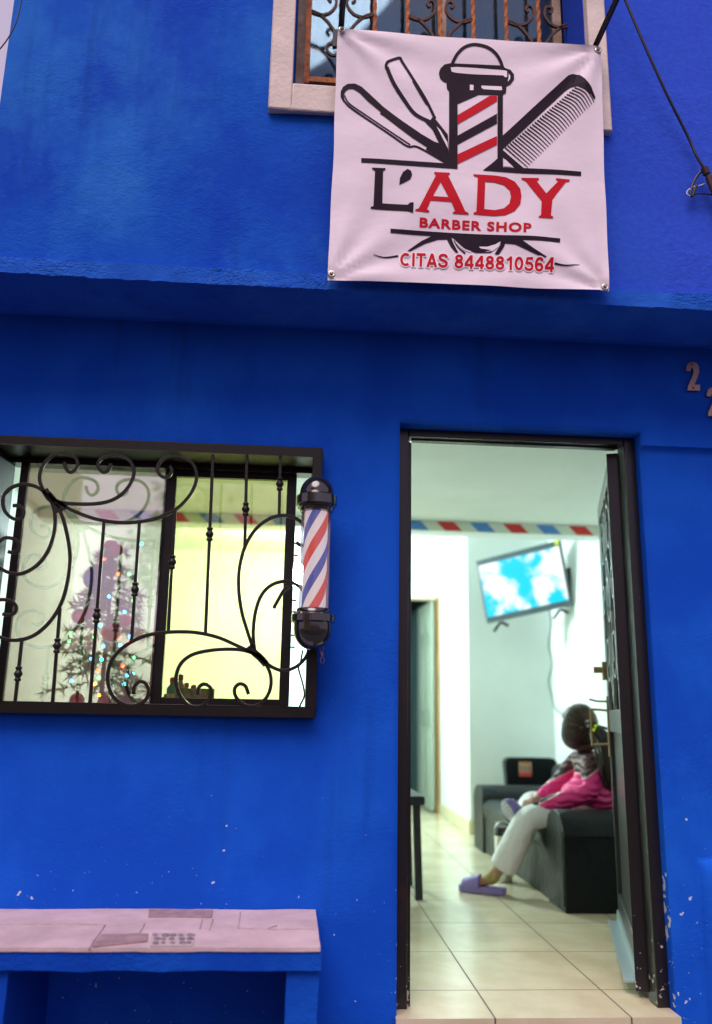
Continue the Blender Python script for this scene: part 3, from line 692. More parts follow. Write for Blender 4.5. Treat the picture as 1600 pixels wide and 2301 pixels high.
T9.append(poly([(645,405),(965,424),(950,470),(922,512),(900,508),(930,460),(934,440),(880,500),(800,502),(740,482),(705,450),(680,425)], z=9))
T9.append(poly([(940,425),(1040,430),(1110,480),(1182,526),(1165,530),(1100,500),(1010,457),(950,450)], z=9))
T9.append(stroke([(678,432),(700,470),(740,505)], [4, 10], 9))
T9.append(stroke([(240,515),(300,526),(375,518)], [3, 11], 9)); T9.append(stroke([(1225,562),(1290,576),(1360,570)], [11, 3], 9))
decal('logo_print', T_+T9, INK, 1)
W_ = [poly([(660,222),(690,220),(800,226),(945,238),(966,242),(966,276),(955,276),(945,266),(880,262),(760,256),(690,250),(665,244)]), poly([(974,255),(984,270),(981,288),(969,302),(975,275)]), poly([(765,312),(785,314),(785,342),(765,342)]), poly([(828,318),(936,326),(940,346),(922,346),(840,338),(828,330)]), poly([(582,543),(604,565),(642,628),(646,664),(620,615)]), poly([(955,718),(1000,760),(948,758)])]
W_.append(poly([(815,468),(860,468),(905,455),(932,440),(920,470),(890,490),(845,498),(882,486),(825,478)], z=9))
W_.append(stroke([(690,445),(730,480),(770,497)], [3, 7], 9))
for w_ in W_: decal('logo_highlight', [w_], WHT, 2)
R_ = [poly([(697,480),(872,375),(912,375),(912,404),(697,530)]), poly([(697,693),(912,593),(912,640),(697,745)])]
decal('logo_stripe', R_, RED, 2)
NM = [poly([(570,65),(655,68),(655,78),(645,82),(740,278),(758,285),(758,294),(672,290),(672,282),(685,276),(663,228),(550,222),(530,270),(545,278),(540,286),(465,278),(468,270),(485,266),(580,82),(570,75)], [(605,120),(648,203),(562,198)], z=9),
      poly([(783,75),(900,81),(960,89),(1010,112),(1040,150),(1047,190),(1040,235),(1010,273),(960,296),(900,301),(785,292),(785,284),(800,278),(808,92),(785,84)], [(848,116),(900,119),(950,132),(983,160),(990,195),(980,233),(950,259),(900,269),(843,264)], z=9),
      poly([(1045,92),(1140,95),(1140,105),(1128,110),(1180,180),(1245,114),(1232,106),(1232,98),(1308,105),(1305,115),(1285,120),(1212,215),(1205,300),(1218,306),(1215,315),(1138,310),(1140,303),(1152,296),(1155,220),(1070,110),(1048,101)], z=9)]
decal('shop_name', NM, RED, 1)
def text_poly(s, O, E, up, off=0, spacing=1.0, ref=None):
    cu = bpy.data.curves.new('lettering', 'FONT'); cu.body = s; cu.offset = off; cu.space_character = spacing; cu.resolution_u = 4
    o = bpy.data.objects.new('lettering', cu); COL.objects.link(o); dg = bpy.context.evaluated_depsgraph_get(); dg.update()
    me = bpy.data.meshes.new_from_object(o.evaluated_get(dg)); vs = [v.co.copy() for v in me.vertices]; fs = [tuple(p.vertices) for p in me.polygons]
    bpy.data.objects.remove(o); bpy.data.curves.remove(cu); bpy.data.meshes.remove(me)
    if ref is None: ref = (min(v.x for v in vs), max(v.x for v in vs), min(v.y for v in vs), max(v.y for v in vs))
    x0, x1, y0, y1 = ref; out = []
    for v in vs:
        u = (v.x-x0)/(x1-x0); w = (v.y-y0)/(y1-y0)
        out.append((740+(O[0]+(E[0]-O[0])*u+up[0]*w)/2.4197, 360+(O[1]+(E[1]-O[1])*u+up[1]*w)/2.4197))
    return (out, fs), ref
t, _ = text_poly('BARBER SHOP', (490, 364), (1098, 394), (2, -52), .035, 1.14)
sx = sum(v[0] for v in t[0])/len(t[0]); gap = 740+(490+608*.575)/2.4197
for side in (0, 1):
    decal('shop_lettering', [(t[0], [f for f in t[1] if (sum(t[0][i][0] for i in f)/len(f) > gap) == bool(side)])], RED, 1)
def ell(cx, cy, rx, ry, a0=0, a1=360, n=26): return [(cx+rx*math.cos(R(a0+(a1-a0)*i/n)), cy+ry*math.sin(R(a0+(a1-a0)*i/n))) for i in range(n+1)]
GL = {'C': (.80, [ell(.42, .5, .31, .405, 48, 312)]), 'I': (.28, [[(.14, 0), (.14, 1)]]), 'T': (.72, [[(.02, .905), (.70, .905)], [(.36, 0), (.36, .83)]]),
 'A': (.80, [[(.09, 0), (.40, .98)], [(.71, 0), (.40, .98)], [(.22, .27), (.58, .27)]]),
 'S': (.74, [[(.64, .72), (.57, .86), (.38, .91), (.18, .85), (.12, .70), (.24, .57), (.46, .49), (.62, .38), (.63, .21), (.50, .10), (.30, .09), (.14, .19), (.09, .31)]]),
 '8': (.70, [ell(.35, .735, .20, .175), ell(.35, .285, .235, .20)]), '4': (.72, [[(.52, 0), (.52, .98)], [(.50, .93), (.09, .33)], [(.02, .27), (.70, .27)]]),
 '1': (.60, [[(.40, 0), (.40, 1)], [(.36, .90), (.26, .80), (.10, .73)]]), '0': (.70, [ell(.35, .5, .235, .41)]),
 '5': (.70, [[(.62, .905), (.21, .905), (.155, .50)], [(.155, .50), (.30, .58), (.48, .55), (.585, .42), (.58, .22), (.44, .10), (.24, .10), (.12, .19), (.08, .29)]]),
 '6': (.70, [[(.58, .75), (.49, .88), (.34, .91), (.20, .82), (.125, .60), (.125, .32), (.20, .15), (.35, .09), (.51, .15), (.58, .30), (.52, .47), (.36, .54), (.20, .46), (.135, .34)]]), ' ': (.36, [])}
txt = 'CITAS 8448810564'; tot = sum(GL[c][0]+.06 for c in txt)-.06
def phone(th, grow):
    out = []; cx = 0; k = 0
    for c in txt:
        for st_ in GL[c][1]:
            pts = crv([(p[0], p[1], 0) for p in st_], 4) if (len(st_) > 3 and c in 'S56' and len(st_) > 5) else [Vector((p[0], p[1], 0)) for p in st_]
            n = len(pts); vs = []
            if grow: pts[0] = pts[0]+(pts[0]-pts[1]).normalized()*grow; pts[-1] = pts[-1]+(pts[-1]-pts[-2]).normalized()*grow
            for i, p in enumerate(pts):
                t = (pts[min(i+1, n-1)]-pts[max(i-1, 0)]).normalized(); e = Vector((-t.y, t.x, 0))
                for sg in (-1, 1):
                    q = p+e*sg*th/2; u = (cx+q.x)/tot
                    vs.append((740+(383+839*u+3*q.y)/2.4197, 360+(577+29*u-75*q.y)/2.4197))
            out.append((vs, [(2*i, 2*i+1, 2*i+3, 2*i+2) for i in range(n-1)], k % 4)); k += 1
        cx += GL[c][0]+.06
    return out
decal('phone_halo', phone(.36, .08), mat('print_halo', (.92, .84, .90), .5), 2.5)
decal('phone_lettering', phone(.185, 0), RED, 5)
for (px, py) in ((768, 71), (1344, 113), (1358, 647), (745, 617)):
    c = P(px, py, YB_); c.y = wr_(c.x, c.z)-.004; e = MB()
    e.lathe([(.006, .0), (.006, .003), (.008, .005), (.013, .004), (.0145, 0)], c, 20, mtx=Matrix.Rotation(R(90), 4, 'X'))
    ey = bpar(e.build('eyelet', M['chrome'], ang=60)); 
    s = MB().lathe([(.0, .011), (.004, .010), (.0055, .006), (.0055, -.02)], c, 10, mtx=Matrix.Rotation(R(90), 4, 'X')).build('screw', M['brass']); s.parent = ey; s.matrix_parent_inverse = ey.matrix_world.inverted()
for nm, (px, py), lb in (('left', (767, 60), 'black steel arm jutting out over the top left corner of the banner'), ('right', (1342, 101), 'black steel arm jutting out over the top right corner of the banner')):
    c = P(px, py, YB_); c.z += .012
    a = MB().tube([(c.x, YU+.005, c.z), (c.x, -1.9, c.z)], .0115, 12).box(c.x-.03, c.x+.03, YU-.012, YU+.002, c.z-.04, c.z+.04)
    tag(a.build('sign_arm', M['black']), lb, 'bracket arm', 'arms over the banner')

# ------------------------------------------------------------------ cable at the right
cb = thing('power_cable', 'black cable running down the upper wall to a clamp at the right edge', 'cable', P(1590, 400, YU))
def cpar(o, p=None): o.parent = p or cb; o.matrix_parent_inverse = (p or cb).matrix_world.inverted(); return o
Q = lambda px, py, y=YU-.03: P(px, py, y)
cpar(MB().tube(crv([Q(1385, -45, -.42), Q(1407, 5, -.41), Q(1452, 110, -.4), Q(1500, 215, -.38), Q(1545, 305), Q(1565, 350), Q(1582, 378)], 5), .0055, 8).build('line_wire', M['wire']))
cpar(MB().tube(crv([Q(1582, 378), Q(1566, 396), Q(1556, 416), Q(1552, 435), Q(1556, 441), Q(1562, 425), Q(1566, 415)], 5), .005, 8).tube(crv([Q(1555, 438), Q(1575, 435), Q(1602, 438)], 4), .003, 6).build('loop_wire', M['wire']))
cpar(MB().tube(crv([Q(1590, 410), Q(1575, 416), Q(1558, 420), Q(1544, 430), Q(1546, 438), Q(1554, 441)], 5), .002, 6).build('tie_wire', M['white']))
cl = MB()
a, e = Q(1582, 376, YU-.05), Q(1612, 450, YU-.04); ax = (e-a).normalized(); mx = Vector((0, 0, 1)).rotation_difference(ax).to_matrix().to_4x4()
cl.lathe([(.0, 0), (.014, .002), (.014, .03), (.008, .034), (.011, .05), (.011, .13), (.0, .135)], a, 14, mtx=mx).tube([Q(1600, 392, YU), Q(1594, 402, YU-.05)], .006, 8)
cpar(cl.build('clamp', mat('clamp_iron', (.09, .05, .045), .6, metal=.4, var=.4)))
ins = a+ax*.10+Vector((.02, -.01, -.01))
cpar(MB().lathe([(.012, -.03), (.02, -.028), (.02, -.012), (.012, -.006), (.012, .006), (.02, .012), (.02, .028), (.012, .03)], ins, 16, mtx=mx).build('insulator', mat('brown_porcelain', (.35, .18, .1), .25, var=.2)))
tag(MB().tube(crv([P(55, -40, -.40), P(40, 40, -.40), P(12, 95, -.40), P(-30, 140, -.40)], 5), .0025, 6).build('thin_wire', M['wire']), 'thin dark wire at the top left corner of the upper wall', 'wire')

# ------------------------------------------------------------------ house numbers
two = [(1230,680),(1232,640),(1245,606),(1270,588),(1300,582),(1335,588),(1362,605),(1378,640),(1378,700),(1360,760),(1340,805),(1325,840),(1390,843),(1390,912),(1245,908),(1250,860),(1270,815),(1295,760),(1315,700),(1312,665),(1300,645),(1288,655),(1278,687)]
NB = mat('tarnished_number_plate', (.55, .36, .30), .45, metal=.35, col2=(.42, .27, .22), vscale=30)
for (dx, dy), lb in (((0, 0), 'whole metal house number 2 on the blue wall right of the door'), ((236, 292), 'metal house number cut off by the right edge of the photo, lower of the two')):
    pl = [P(1300+(x+dx)/5.103, 700+(y+dy)/5.103, -.008) for x, y in two]
    o = MB().prism(pl, (0, -.004, 0))
    h = thing('house_number', lb, 'house number', (sum((p for p in pl), Vector())/len(pl)), group='house numbers')
    k = o.build('digit', NB, ang=20, bevel=.0008); k.parent = h; k.matrix_parent_inverse = h.matrix_world.inverted()
    for (sx, sy) in ((1302, 606), (1315, 878)):
        c = P(1300+(sx+dx)/5.103, 700+(sy+dy)/5.103, -.012)
        s = MB().lathe([(.0, .003), (.0035, .002), (.0045, 0), (.003, -.012)], c, 10, mtx=Matrix.Rotation(R(90), 4, 'X')).build('screw', M['glassblk']); s.parent = h; s.matrix_parent_inverse = h.matrix_world.inverted()

# ------------------------------------------------------------------ barber pole
py_ = -.15; tcx = P(708, 1260, py_).x; k_ = (py_-CAM.y)/FPX*1.03
zt_, zb_ = P(712, 1145, py_).z, P(707, 1375, py_).z
bp_ = thing('barber_pole', 'lit barber pole with red and blue stripes and black domed caps beside the window', 'barber pole', (tcx, py_, zb_))
def ppar(o, p=None): o.parent = p or bp_; o.matrix_parent_inverse = (p or bp_).matrix_world.inverted(); return o
Z = Vector((tcx, py_, 0)); hgt = zt_-zb_
SM = mat('pole_stripes', (.8, .8, .8), .35); N, L, b = nodes(SM)
tc = N.new('ShaderNodeTexCoord'); sp = N.new('ShaderNodeSeparateXYZ'); L.new(tc.outputs['Object'], sp.inputs[0])
ang = mathn(N, L, 'ARCTAN2', sp.outputs[1], sp.outputs[0])
tt = mathn(N, L, 'FRACT', mathn(N, L, 'ADD', mathn(N, L, 'SUBTRACT', mathn(N, L, 'DIVIDE', ang, math.pi), mathn(N, L, 'DIVIDE', sp.outputs[2], .232)), 11.93))
rp = N.new('ShaderNodeValToRGB'); rp.color_ramp.interpolation = 'CONSTANT'; L.new(tt, rp.inputs[0])
e = rp.color_ramp.elements; e[0].position = 0; e[0].color = (.85, .70, .68, 1); e[1].position = .24; e[1].color = (.68, .09, .07, 1)
q = e.new(.5); q.color = (.80, .70, .72, 1); q = e.new(.76); q.color = (.09, .11, .36, 1)
L.new(rp.outputs[0], b.inputs['Base Color']); L.new(rp.outputs[0], b.inputs['Emission Color']); b.inputs['Emission Strength'].default_value = .55
st = MB().lathe([(.043, -.01), (.043, hgt+.01)], (0, 0, 0), 32).build('striped_cylinder', SM, bp_)
MB().lathe([(.0535, -.008), (.0535, hgt+.008)], (0, 0, 0), 40).build('glass_tube', M['tube'], bp_)
MC = mat('black_chrome', (.014, .013, .013), .12, metal=.0, spec=.7, coat=.6)
cr = 46*k_
prof = [(.045, hgt-.012), (.060, hgt-.010), (.062, hgt+.002), (.068, hgt+.004), (.070, hgt+.012), (cr, hgt+.014), (cr, hgt+.046), (cr-.006, hgt+.050), (.064, hgt+.052)]
for i in range(13): a = i/12*math.pi/2; prof.append((max(.0001, .0635*math.cos(a)), hgt+.053+.072*math.sin(a)))
MB().lathe(prof, n=40).build('top_cap', MC, bp_, ang=50)
cr2 = 48*k_
prof = [(.045, .012), (.060, .010), (.062, -.002), (.068, -.006), (cr2, -.012), (cr2, -.036), (cr2-.007, -.040), (.068, -.042), (.068, -.062)]
for i in range(1, 13): a = i/12*math.pi/2; prof.append((max(.0001, .068*math.cos(a)), -.062-.072*math.sin(a)))
MB().lathe(prof, n=40).build('bottom_cap', MC, bp_, ang=50)
for z in (-.028, hgt+.03): MB().box(-.025, .025, .06, .155, z-.012, z+.012).build('bracket', MC, bp_, bevel=.003)
ch = MB(); 
for i in range(3):
    c = Vector((.032+.002*i, 0, -.125-.021*i)); r_ = .0065
    pts = [c+(Vector((r_*math.cos(t), 0, r_*1.7*math.sin(t))) if i % 2 == 0 else Vector((r_*.4*math.cos(t), r_*math.cos(t), r_*1.7*math.sin(t)))) for t in [j*2*math.pi/14 for j in range(14)]]
    ch.tube(pts, .0014, 6, closed=True)
ch.build('chain', mat('copper_chain', (.45, .22, .14), .3, metal=1), bp_)
cd_ = MB().tube(crv([P(680, 1462, -.1), P(676, 1485, -.07), P(671, 1502, -.03), P(680, 1535, -.02), P(684, 1562, -.02), P(676, 1582, -.0), P(670, 1594, .05), P(668, 1594, .10)], 6), .0033, 8).build('power_cord', M['wire']); ppar(cd_)

# ------------------------------------------------------------------ inside: sofa
so = thing('leather_sofa', 'low dark leather sofa with rolled arms along the right wall', 'sofa', (1.9, 2.6, 0))
def spar(o, t): o.parent = t; o.matrix_parent_inverse = t.matrix_world.inverted(); return o
X0, X1, Y0, Y1 = 1.45, 2.30, 1.50, 3.76
spar(MB().box(X0+.015, X1, Y0+.05, Y1-.05, .0, .27).build('base', M['leather'], bevel=.02, seg=3), so)
def arm(y0, y1, h):
    w = y1-y0; pr = [(y0, 0), (y1, 0), (y1, h-w*.42)]
    for i in range(9): a = i/8*math.pi; pr.append(((y0+y1)/2+(w/2+.012)*math.cos(a), h-w*.42+w*.42*math.sin(a)))
    pr.append((y0, h-w*.42))
    return MB().prism([(X0, y, z) for y, z in pr], (X1-X0-.02, 0, 0))
spar(arm(Y0, Y0+.30, .50).build('arm', M['leather'], bevel=.035, seg=4, ang=60), so)
spar(arm(Y1-.32, Y1, .475).build('arm', M['leather'], bevel=.035, seg=4, ang=60), so)
for y0, y1 in ((Y0+.31, 2.62), (2.63, Y1-.33)):
    b = MB().box(X0-.01, 2.02, y0, y1, .25, .385); spar(b.build('seat_cushion', M['leather'], bevel=.06, seg=5, ang=80), so)
spar(MB().box(2.06, X1+.01, Y0+.02, Y1-.02, .2, .64).build('backrest', M['leather'], bevel=.08, seg=5, ang=80), so)
for y0, y1, h in ((Y0, Y0+.30, .50), (Y1-.32, Y1, .475)):
    w = y1-y0; pp = [(X0+.012, y0+.012, .02), (X0+.012, y0+.012, h-w*.42)]+[(X0+.012, (y0+y1)/2-(w/2)*math.cos(i/10*math.pi), h-w*.42+(w*.42-.012)*math.sin(i/10*math.pi)) for i in range(1, 10)]+[(X0+.012, y1-.012, h-w*.42), (X0+.012, y1-.012, .02)]
    spar(MB().tube(pp, .0065, 8).build('piping', M['leather']), so)
spar(MB().tube([(X0+.008, Y0+.30, .262), (X0+.008, Y1-.32, .262)], .006, 8).tube([(X0-.001, Y0+.02, .03), (X0-.001, Y0+.012, .40)], .004, 6).build('piping', M['leather']), so)
# second seat behind the far arm
c2 = thing('padded_chair', 'dark padded chair back with an orange price label behind the sofa', 'chair', (2.0, 4.1, 0))
yb2 = 3.93; a = P(1135, 1702, yb2); e = P(1252, 1712, yb2)
cr_ = .05
pr = [(a.x, .25), (e.x, .25)]
w = e.x-a.x; ht = a.z
pr = [(a.x+.03, .22), (e.x+.02, .22)]
for cx, a0, a1 in ((e.x-.05, 0, 90), (a.x+.05, 90, 180)):
    for i in range(7): t = R(a0+(a1-a0)*i/6); pr.append((cx+.05*math.cos(t), ht-.05+.05*math.sin(t)))
spar(MB().prism([(x, yb2, z) for x, z in pr], (0, .10, 0)).build('backrest', M['leather'], bevel=.02, seg=3, ang=60), c2)
spar(MB().box(a.x+.04, e.x, yb2+.1, 4.39, .2, .36).build('seat', M['leather'], bevel=.03, seg=3), c2)
lg = [(a.x+.08, yb2+.05), (e.x-.04, yb2+.05), (a.x+.08, 4.34), (e.x-.04, 4.34)]
for x, y in lg: spar(MB().box(x-.02, x+.02, y-.02, y+.02, 0, .23).build('leg', M['black']), c2)
lb = MB(); p0 = P(1166, 1712, yb2-.003); p1 = P(1195, 1745, yb2-.003)
lb.box(p0.x, p1.x, yb2-.003, yb2-.001, p1.z, p0.z, 0)
hh = p0.z-p1.z; ww = p1.x-p0.x
lb.box(p0.x, p1.x, yb2-.005, yb2-.003, p1.z, p1.z+hh*.28, 1).box(p0.x+ww*.1, p1.x-ww*.1, yb2-.005, yb2-.003, p0.z-hh*.2, p0.z-hh*.02, 2)
for i in range(3):
    for j in range(2): lb.box(p0.x+ww*(.12+.3*i), p0.x+ww*(.28+.3*i), yb2-.005, yb2-.003, p1.z+hh*(.36+.2*j), p1.z+hh*(.5+.2*j), 3)
spar(lb.build('price_label', [mat('label_pale', (.7, .45, .35), .5), mat('label_red', (.75, .08, .05), .5), mat('label_orange', (.6, .3, .05), .5), mat('label_dark', (.2, .08, .06), .5)], ang=0), c2)

# ---- stool at the left of the doorway
stl = thing('stool', 'black wooden stool just inside the doorway on the left', 'stool', (.53, 2.02, 0))
bw = mat('black_wood', (.012, .018, .02), .4, var=.3, vscale=12)
zt2 = .545
spar(MB().box(.295, .76, 1.79, 2.29, zt2-.05, zt2).build('seat', bw, bevel=.012), stl)
for x, y, dx in ((.715, 1.84, .015), (.715, 2.24, .015), (.34, 1.84, -.015), (.34, 2.24, -.015)):
    spar(MB().obox((x+dx*.5, y, (zt2-.05)/2), (.021, 0, 0), (0, .021, 0), (dx*-.5, 0, (zt2-.05)/2)).build('leg', bw, bevel=.003), stl)

# ---- steel bin in front of the sofa
cx, cy = 1.34, 2.36
bi = thing('steel_bin', 'small steel bin with black lid on the floor in front of the sofa', 'bin', (cx, cy, 0))
MB().lathe([(.05, 0), (.053, .01), (.056, .275)], n=28).build('body', M['chrome'], bi)
MB().lathe([(.059, .268), (.059, .305), (.05, .318), (.0, .322)], n=28).build('lid', M['glassblk'], bi)
MB().tube([(.055*math.cos(t), 0, .30+.05*math.sin(t)) for t in [i/12*math.pi for i in range(13)]], .004, 8).build('handle', M['chrome'], bi)

# ---- television in the corner
TL, TR = P(1070, 1262, 4.02), P(1257, 1212, 3.62); BL, BR = P(1093, 1401, 4.14), P(1287, 1362, 3.72)
tv = thing('television', 'flat television tilted down in the corner showing clouds on a bright sky', 'television', (TL+BR)/2)
uu = (TR-TL+BR-BL)/2; vv = (BL-TL+BR-TR)/2; nn_ = uu.cross(vv).normalized()
if nn_.y > 0: nn_ = -nn_
c0 = (TL+TR+BL+BR)/4
spar(MB().obox(c0-nn_*.02, uu/2, vv/2, nn_*.02).build('casing', mat('tv_casing', (.10, .14, .16), .35, var=.1), bevel=.004), tv)
TVM = bpy.data.materials.new('tv_picture'); TVM.use_nodes = True; N, L, b = nodes(TVM)
tc = N.new('ShaderNodeTexCoord'); f = noise_n(N, L, tc.outputs['Object'], 3.3, 4, .5)
colr = mix(N, L, smooth(N, L, f, .44, .56), (.0, .62, .85), (.95, 1.0, 1.0))
colr = mix(N, L, smooth(N, L, noise_n(N, L, tc.outputs['Object'], 9, 1), .70, .75), colr, (.95, .35, .75))
b.inputs['Base Color'].default_value = (0, 0, 0, 1); L.new(colr, b.inputs['Emission Color']); b.inputs['Emission Strength'].default_value = 1.25
spar(MB().obox(c0+nn_*.003-vv*.005, uu*.475, vv*.41, nn_*.003).build('screen', TVM), tv)
for s in (-.33, .37):
    ft = c0+vv*.5+uu*s; dn = vv.normalized()
    d2 = uu.normalized()
    spar(MB().bar([ft-d2*.075+dn*.075, ft-d2*.01+dn*.015, ft+d2*.01+dn*.015, ft+d2*.06+dn*.055], .02, .03, nn_).build('foot', M['glassblk']), tv)
spar(MB().tube([c0-nn_*.04, Vector((2.32, c0.y+.35, c0.z))], .025, 8).obox((2.315, c0.y-.02, c0.z-.03), (.01, 0, 0), (0, .05, 0), (0, 0, .16)).build('wall_bracket', M['black']), tv)
spar(MB().obox(TR+nn_*.006+vv*.04-uu*.035, uu*.022, vv*.032, nn_*.003).build('energy_sticker', mat('yellow_sticker', (.75, .8, .05), .5)), tv)
tag(MB().tube(crv([P(1236, 1372, 3.8), P(1239, 1405, 4.2), P(1233, 1450, 4.3), P(1241, 1490, 4.3), P(1233, 1530, 4.3), P(1239, 1560, 4.3), P(1248, 1592, 4.2), P(1272, 1612, 4.1), P(1300, 1650, 4.1)], 6), .006, 6).build('television_cable', mat('grey_cable', (.06, .08, .08), .6)), 'wavy dark cable hanging down the wall below the television', 'cable')

# ---- lamp
lamp = thing('pendant_lamp', 'very bright white globe lamp seen through the gap at the right of the window', 'lamp', (-.01, 4.32, 2.2))
lp_ = CAM+ray(667, 1291)*(4.4-CAM.y); lamp.location = lp_
LMAT = bpy.data.materials.new('lit_globe'); LMAT.use_nodes = True; N, L, b = nodes(LMAT)
b.inputs['Emission Color'].default_value = (.78, 1.0, .99, 1); b.inputs['Emission Strength'].default_value = 960
MB().sphere((0, 0, 0), .085, 20).build('globe', LMAT, lamp)
MB().lathe([(.03, .075), (.035, .09), (.02, .12), (.006, .125), (.006, 2.7-lp_.z)], n=14).build('stem', M['white'], lamp)

# ---- counter under the window, with what stands on it
ct = thing('counter', 'pale counter just inside the shop window', 'counter', (-.5, .4, 0))
CZ = WZ0+.02
spar(MB().box(-1.5, .12, .22, .50, CZ-.04, CZ).build('top', M['white'], bevel=.006), ct)
spar(MB().box(-1.48, .10, .24, .48, 0, CZ-.041).build('cabinet', M['iwall']), ct)
def bottle(px, y, r, h, colr, cap, lbl):
    x = P(px, 1560, y).x; t = thing('bottle', lbl, 'bottle', (x, y, CZ), group='bottles on the counter')
    MB().lathe([(r*.9, 0), (r, .006), (r, h*.66), (r*.45, h*.78), (r*.42, h*.84)], n=20).build('body', mat('bottle_plastic', colr, .3, var=.1), t)
    MB().lathe([(r*.5, h*.84), (r*.5, h*.97), (r*.3, h), (0, h)], n=16).build('cap', mat('bottle_cap', cap, .35), t)
    MB().lathe([(r*1.015, h*.2), (r*1.015, h*.5)], n=20).build('label', mat('bottle_label', (.75, .6, .55), .5), t)
bottle(386, .40, .022, .13, (.10, .35, .5), (.5, .04, .04), 'leftmost blue bottle with red cap on the counter by the window mullion')
bottle(404, .34, .020, .14, (.45, .5, .45), (.45, .03, .03), 'pale grey bottle with red cap between the two blue ones')
bottle(418, .42, .019, .11, (.65, .58, .35), (.6, .05, .04), 'short cream bottle with red cap on the window counter')
bottle(434, .36, .022, .10, (.08, .30, .42), (.35, .06, .05), 'rightmost short blue bottle with dull cap on the window counter')
gl = MB().box(P(395, 1560, .31).x, P(482, 1560, .31).x, .30, .31, CZ, CZ+.085)
tag(gl.build('storage_box', mat('frosted_box', (.30, .42, .40), .35, var=.3, vscale=60)), 'low frosted grey-green box on the counter in front of the bottles', 'box')
red = mat('red_bauble', (.75, .02, .03), .18, coat=.4); nodes(red)[2].inputs['Transmission Weight'].default_value = .6
for px, y, r, lb in ((372, .27, .026, 'red glass bauble on the counter right of the window mullion'), (174, .30, .030, 'leftmost red glass bauble lying on the window counter'), (236, .28, .027, 'red glass bauble on the counter below the Christmas tree')):
    t = thing('bauble', lb, 'bauble', (P(px, 1560, y).x, y, CZ+r), group='red baubles on the counter')
    MB().sphere((0, 0, 0), r, 20).build('ball', red, t); MB().lathe([(.006, r-.002), (.006, r+.008), (0, r+.009)], n=10).build('cap', M['brass'], t)
for px, y, r, lb in ((190, .42, .075, 'white plate nearer the middle of the window counter'), (115, .40, .07, 'white plate at the left end of the window counter')):
    t = MB().lathe([(.0, .006), (r*.6, .006), (r, .02), (r*1.01, .018), (r*.6, .0), (0, .0)], (0, 0, 0), 32).build('plate', mat('white_china', (.75, .72, .72), .2)); t.location = (P(px, 1570, y).x, y, CZ+.001)
    tag(t, lb, 'plate', 'plates on the counter')
pt = thing('potted_plant', 'tiny leafy plant in a white pot at the foot of the window mullion', 'plant', (P(286, 1560, .26).x, .26, CZ))
MB().lathe([(.022, 0), (.030, .045), (.026, .045), (.0, .04)], n=18).build('pot', M['white'], pt)
lv = MB(); random.seed(5)
for i in range(16):
    a = i*2.4; t = .25+.5*random.random(); l = .05+.04*random.random(); d = Vector((math.cos(a)*math.sin(t), math.sin(a)*math.sin(t), math.cos(t))); s = d.cross(Vector((0, 0, 1))).normalized()*.006
    p = Vector((0, 0, .04)); lv.add([p, p+d*l*.5+s, p+d*l, p+d*l*.5-s], [(0, 1, 2, 3)])
lv.build('leaves', mat('pot_leaf', (.03, .16, .05), .5, var=.4), pt, merge=False)

# ---- Christmas tree
txp = P(242, 1400, .95); tre = thing('christmas_tree', 'decorated Christmas tree with coloured lights behind the left window pane', 'christmas tree', (txp.x, .95, 0))
HT = 1.80
MB().lathe([(.10, 0), (.12, .16), (.02, .17)], n=16).tube([(0, 0, .1), (0, 0, HT-.03)], [.02, .006], 8).build('trunk', M['bark'], tre)
cw = MB(); random.seed(11)
for i in range(170):
    t = random.random(); z = .35+(HT-.4)*t; r = .38*(1-t)**.6+.05; a = i*2.399; L_ = r*random.uniform(.75, 1.1)
    d = Vector((math.cos(a), math.sin(a), -.25)).normalized(); o = Vector((0, 0, z))
    for q in range(12):
        p = o+d*L_*(.25+.75*q/11)
        for s in range(3):
            e = (d*.6+Vector((random.gauss(0, 1), random.gauss(0, 1), random.gauss(0, .8)))*.7).normalized(); gg = e.orthogonal().normalized()*.0055; l = .05
            cw.add([p-gg, p+e*l, p+gg], [(0, 1, 2)])
NM_ = mat('tinsel_needles', (.09, .20, .09), .5, col2=(.03, .09, .04), vscale=6); N, L, b = nodes(NM_)
tr_n = N.new('ShaderNodeBsdfTranslucent'); tr_n.inputs[0].default_value = (.14, .34, .12, 1); ms_ = N.new('ShaderNodeMixShader'); ms_.inputs[0].default_value = .45
L.new(b.outputs[0], ms_.inputs[1]); L.new(tr_n.outputs[0], ms_.inputs[2]); L.new(ms_.outputs[0], N['Material Output'].inputs[0])
cw.build('crown', NM_, tre, ang=0, merge=False)
CL = {'red': (1, .06, .02), 'blue': (.03, .3, 1), 'green': (.05, 1, .15), 'cyan': (.02, .75, 1), 'orange': (1, .3, .03)}
LMATS = {k: mat('light_'+k, v, .3, emis=v, estr=45) for k, v in CL.items()}
TY = .95
LT = [(225,1405,'cyan'),(212,1432,'green'),(232,1452,'blue'),(228,1482,'cyan'),(318,1222,'cyan'),(280,1375,'blue'),(292,1430,'blue'),(270,1450,'blue'),(300,1478,'green'),(276,1497,'red'),(222,1523,'green'),(213,1537,'orange'),(220,1508,'red'),(285,1518,'blue'),(299,1515,'blue'),(278,1538,'cyan'),(155,1440,'green'),(158,1425,'green'),(290,1444,'red'),(268,1433,'red'),(222,1562,'orange'),(160,1530,'blue'),(245,1340,'blue'),(205,1480,'blue'),(260,1405,'red'),(300,1350,'green'),(190,1390,'orange'),(265,1290,'red'),(290,1290,'green'),(235,1255,'red')]
